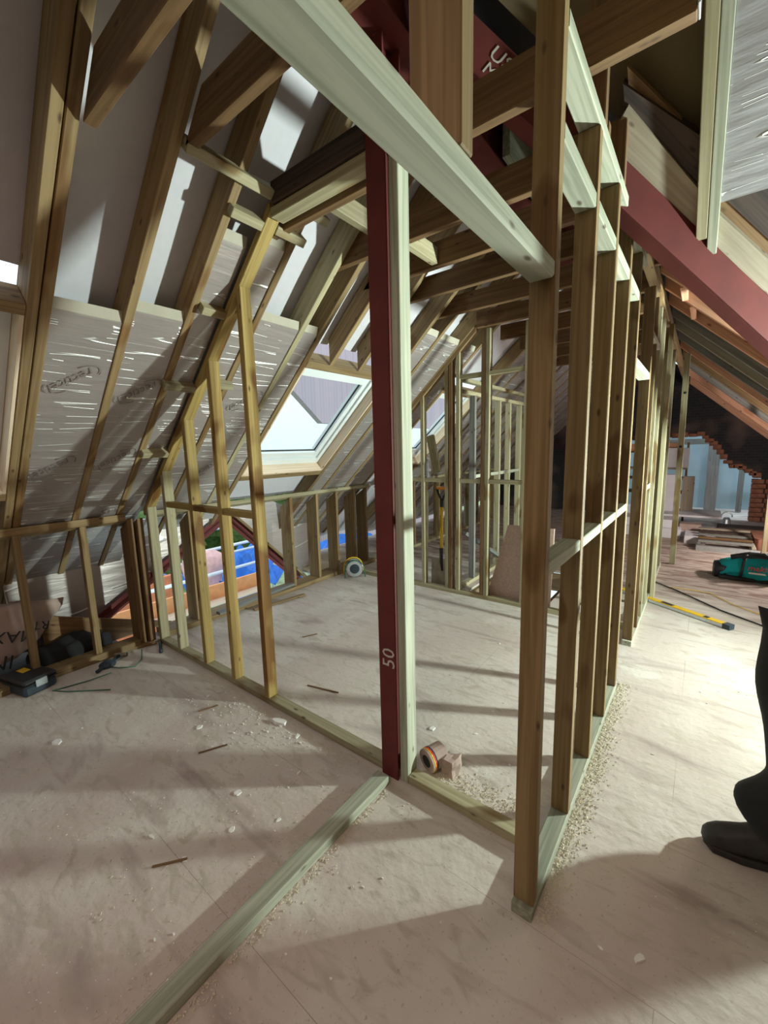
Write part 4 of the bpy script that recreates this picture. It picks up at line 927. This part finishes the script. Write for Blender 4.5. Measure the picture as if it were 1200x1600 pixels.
# ------------------------------------------------------------------ outside the openings
tag(box('ground', -60, -5.2, -40, 60, -3.1, -3.0, M_GRASS), 'garden ground outside', kind='structure')
tag(box('wall_neighbour', -7.6, -7.5, .0, 3.35, -3, -.55, M_BRICKO), kind='structure')
sc_ = thing('scaffold_board', (-5.2, 2.4, -.4), 'orange timber boards outside the side opening', 'scaffold board')
box('board', -5.3, -5.26, .9, 3.6, -.42, -.20, flat('orange_board', (.85, .36, .15), .8, 0, .15), sc_); box('board', -5.26, -5.05, .9, 3.6, -.42, -.40, W_PINE, sc_)
V, F = merge([membrane('', 3.4, 7.0, -8.2, -5.5, lambda x, y: -.75 + .1 * (x + 8) + .12 * math.sin(3 * y + x), None, .5, .12)])
tag(mesh_world('tarpaulin', V, F, M_BLUE, None, smooth=True), 'rumpled bright blue tarpaulin outside the side opening', 'tarpaulin')
sf = thing('scaffolding', (-7.2, 3.5, -3), 'pale metal scaffold tubes crossing outside the side opening', 'scaffolding')
for k, (x, z, y0, y1) in enumerate(((-6.0, -.30, .6, 5.0), (-6.6, -.05, 1.5, 6.0), (-7.2, -.35, .8, 5.5), (-8.0, .10, 1.2, 7.0), (-8.6, -.1, 1.2, 7.0), (-9.2, -.05, 1.2, 7.0))):
    tube('tube', [(x, y0, z), (x, y1, z + .05)], .028, M_WHITE, sf, 8); tube('standard', [(x, y1 - .2, -3.0), (x, y1 - .2, z - .03)], .028, M_WHITE, sf, 8)
    tube('standard', [(x, y0 + .1, -3.0), (x, y0 + .1, z - .03)], .028, M_WHITE, sf, 8)
tag(rough_solid('rubble_sack', [(x, y, z) for x in (-6.5, -6.2) for y in (3.1, 3.6) for z in (-.6, -.10)], BOXF, M_PINKST, (-6.3, 3.3, -.3), 4, .15, 4, None, True, .3), 'pinkish rubble sack lying by the blue tarpaulin', 'sack')
random.seed(11)
for k in range(5):
    cx, cy, cz, rr = ((-15, -3, -1.6, 1.6), (-16, 1.5, -1.2, 1.9), (-15.5, 6, -1.5, 1.9), (-17, 10.5, -1.5, 2.0), (-22, 16, -1.6, 2.4))[k]
    bm = bmesh.new(); bmesh.ops.create_icosphere(bm, subdivisions=4, radius=rr)
    for v in bm.verts: v.co *= 1 + .35 * noise.noise(v.co * 2.2 + Vector((k * 7, 0, 0))) + .12 * noise.noise(v.co * 7)
    me = bpy.data.meshes.new('shrub'); bm.to_mesh(me); bm.free()
    tag(link('shrub', me, M_GREEN, Matrix.Translation((cx, cy, cz))), 'leafy garden shrub outside the side opening, ' + ('leftmost', 'second from the left', 'middle one', 'second from the right', 'rightmost')[k], 'shrub', 'shrubs beyond the opening')
hs = thing('neighbour_house', (-14, 16, -3), 'neighbouring house with pinkish tiled roof seen through the middle roof window', 'house')
prism('roof', [(-13.0, 11.05, 4.06), (-13.0, 12.6, 2.8), (-13.0, 24, 2.8), (-13.0, 24, 9), (-13.0, 14.5, 9)] , (-1, 0, 0), .3, M_TILE, hs, (0, 1, 0))
box('wall', -16, -13.35, 13.5, 24, -3, 0.5, M_TILE, hs)

# ------------------------------------------------------------------ person at the right edge
pr_ = thing('person', (.42, 2.02, 0), 'person in black work trousers and black boots walking at the right edge', 'person')
def skin(name, verts, edges, rads, mat, parent, root=0, sub=2):
    me = bpy.data.meshes.new(name); me.from_pydata(verts, edges, []); o = link(name, me, mat, Matrix.Identity(4), parent)
    m = o.modifiers.new('skin', 'SKIN'); m.use_smooth_shade = True
    for i, v in enumerate(me.skin_vertices[0].data):
        rr = rads[i]; v.radius = rr if isinstance(rr, tuple) else (rr, rr); v.use_root = (i == root)
    s = o.modifiers.new('sub', 'SUBSURF'); s.levels = sub; s.render_levels = sub
    return o
M_SKIN = flat('skin', (.60, .36, .27), .6, 0, .08); M_HAIR = flat('dark_hair', (.05, .03, .02), .8, 0, .4, 40)
px, py = .43, 2.08
bodyv = [(px, py, .98), (px, py, 1.15), (px, py, 1.32), (px, py, 1.46), (px - .01, py, 1.54), (px - .03, py, 1.60), (px - .04, py, 1.68), (px - .035, py, 1.76),
         (px, py - .10, .92), (px - .06, py - .12, .52), (px - .04, py - .13, .12), (px - .12, py - .13, .06),
         (px + .02, py + .10, .92), (px + .16, py + .12, .52), (px + .30, py + .13, .14), (px + .22, py + .13, .07),
         (px, py - .19, 1.42), (px + .06, py - .25, 1.14), (px + .16, py - .25, 1.08), (px + .22, py - .24, 1.12),
         (px, py + .19, 1.42), (px + .04, py + .25, 1.14), (px + .10, py + .27, .92), (px + .12, py + .27, .87)]
bodye = [(0, 1), (1, 2), (2, 3), (3, 4), (4, 5), (5, 6), (6, 7), (0, 8), (8, 9), (9, 10), (10, 11), (0, 12), (12, 13), (13, 14), (14, 15), (3, 16), (16, 17), (17, 18), (18, 19), (3, 20), (20, 21), (21, 22), (22, 23)]
bodyr = [(.12, .15), (.11, .14), (.12, .16), (.10, .12), .055, .06, (.085, .072), .06, .085, .058, .042, .035, .085, .058, .042, .035, .05, .038, .028, .03, .05, .038, .028, .03]
skin('body', bodyv, bodye, bodyr, M_SKIN, pr_)
# clothes
tr = skin('trousers', [(px, py, 1.04), (.40, 1.98, .93), (.355, 1.95, .74), (.365, 1.95, .60), (.375, 1.95, .46), (.385, 1.95, .33), (.315, 1.95, .21), (.265, 1.95, .14),
                   (px + .02, py + .10, .90), (px + .12, py + .12, .60), (px + .22, py + .13, .35), (px + .30, py + .13, .16)],
     [(0, 1), (1, 2), (2, 3), (3, 4), (4, 5), (5, 6), (6, 7), (0, 8), (8, 9), (9, 10), (10, 11)], [(.17, .18), .175, .18, .13, .125, .12, .145, .145, .12, .10, .09, .085], M_CLOTH, pr_)
skin('jacket', [(px, py, 1.0), (px, py, 1.18), (px, py, 1.35), (px, py, 1.48), (px, py - .19, 1.43), (px + .06, py - .26, 1.14), (px + .18, py - .25, 1.10), (px, py + .19, 1.43), (px + .04, py + .26, 1.14), (px + .10, py + .27, .95)],
     [(0, 1), (1, 2), (2, 3), (3, 4), (4, 5), (5, 6), (3, 7), (7, 8), (8, 9)], [(.15, .18), (.14, .17), (.15, .18), (.10, .11), .068, .055, .042, .068, .055, .042], M_CLOTH, pr_, 1)
skin('hair', [(px - .02, py, 1.70), (px + .0, py, 1.76), (px + .035, py, 1.68)], [(0, 1), (1, 2)], [(.08, .082), (.075, .078), (.06, .07)], M_HAIR, pr_, 0, 2)
lathe('nose', [(.018, 0), (.008, .03)], (px - .115, py, 1.66), (-1, 0, -.3), M_SKIN, pr_, 8)
for s in (-1, 1):
    lathe('ear', [(.028, 0), (.022, .012)], (px - .03, py + s * .078, 1.66), (0, s, 0), M_SKIN, pr_, 10)
    lathe('eye', [(.011, 0), (.006, .006)], (px - .118, py + s * .03, 1.68), (-1, 0, 0), M_BLACK, pr_, 8)
def hand(p, d_):
    p = Vector(p); d_ = Vector(d_).normalized(); s_ = Vector((0, 1, 0)); vs_ = [p, p + d_ * .05, p + d_ * .09]; es = [(0, 1), (1, 2)]; rs = [(.025, .03), (.018, .038), (.014, .036)]
    for i, (off, ln) in enumerate(((-.027, .06), (-.009, .072), (.009, .068), (.027, .052))):
        n = len(vs_); vs_ += [p + d_ * .095 + s_ * off, p + d_ * (.095 + ln * .5) + s_ * off + Vector((-.008, 0, 0)), p + d_ * (.09 + ln * .9) + s_ * off + Vector((-.028, 0, 0))]
        es += [(2, n), (n, n + 1), (n + 1, n + 2)]; rs += [.0095, .009, .007]
    n = len(vs_); vs_ += [p + d_ * .04 + Vector((-.03, 0, 0)), p + d_ * .075 + Vector((-.045, 0, 0))]; es += [(1, n), (n, n + 1)]; rs += [.011, .009]
    skin('hand', vs_, es, rs, M_SKIN, pr_, 0, 1)
hand((px + .22, py - .24, 1.12), (.2, .3, .6)); hand((px + .12, py + .27, .86), (-.1, 0, -1))
def boot(x, y, z, ang, nme='boot'):
    m = Matrix.Translation((x, y, z)) @ Matrix.Rotation(ang, 4, 'Z')
    prof = [(-.225, .040, .06), (-.18, .060, .105), (-.10, .060, .125), (-.03, .055, .18), (.04, .058, .25), (.10, .052, .25)]
    V = []; F = []; n = 12
    for (xx, wd, ht) in prof:
        for k in range(n):
            a = 2 * PI * k / n; yy = wd * math.cos(a); zz = .012 + (ht - .012) * (.5 + .5 * math.sin(a))
            V.append(m @ Vector((xx, yy * (1.05 if zz < ht * .5 else .85), zz)))
    for i in range(len(prof) - 1):
        for k in range(n): F.append((i * n + k, i * n + (k + 1) % n, (i + 1) * n + (k + 1) % n, (i + 1) * n + k))
    F.append(tuple(range(n))); F.append(tuple(range((len(prof) - 1) * n, len(prof) * n))[::-1])
    b_ = mesh_world(nme, V, F, M_BOOT, None, (1, 0, 0), (0, 1, 0), pr_, 0, True); b_.modifiers.new('s', 'SUBSURF').render_levels = 1
    so = [m @ Vector((a, c, zz)) for zz in (0, .03) for a, c in ((-.215, 0), (-.19, .045), (-.10, .055), (0, .042), (.09, .045), (.11, 0), (.09, -.045), (0, -.042), (-.10, -.055), (-.19, -.045))]
    mesh_world('sole', so, [tuple(range(10)), tuple(range(19, 9, -1))] + [(k, (k + 1) % 10, 10 + (k + 1) % 10, 10 + k) for k in range(10)], M_RUBBER, None, (1, 0, 0), (0, 1, 0), b_, .004)
boot(px - .11, py - .135, 0, .15); boot(px + .25, py + .13, 0.0, .1)
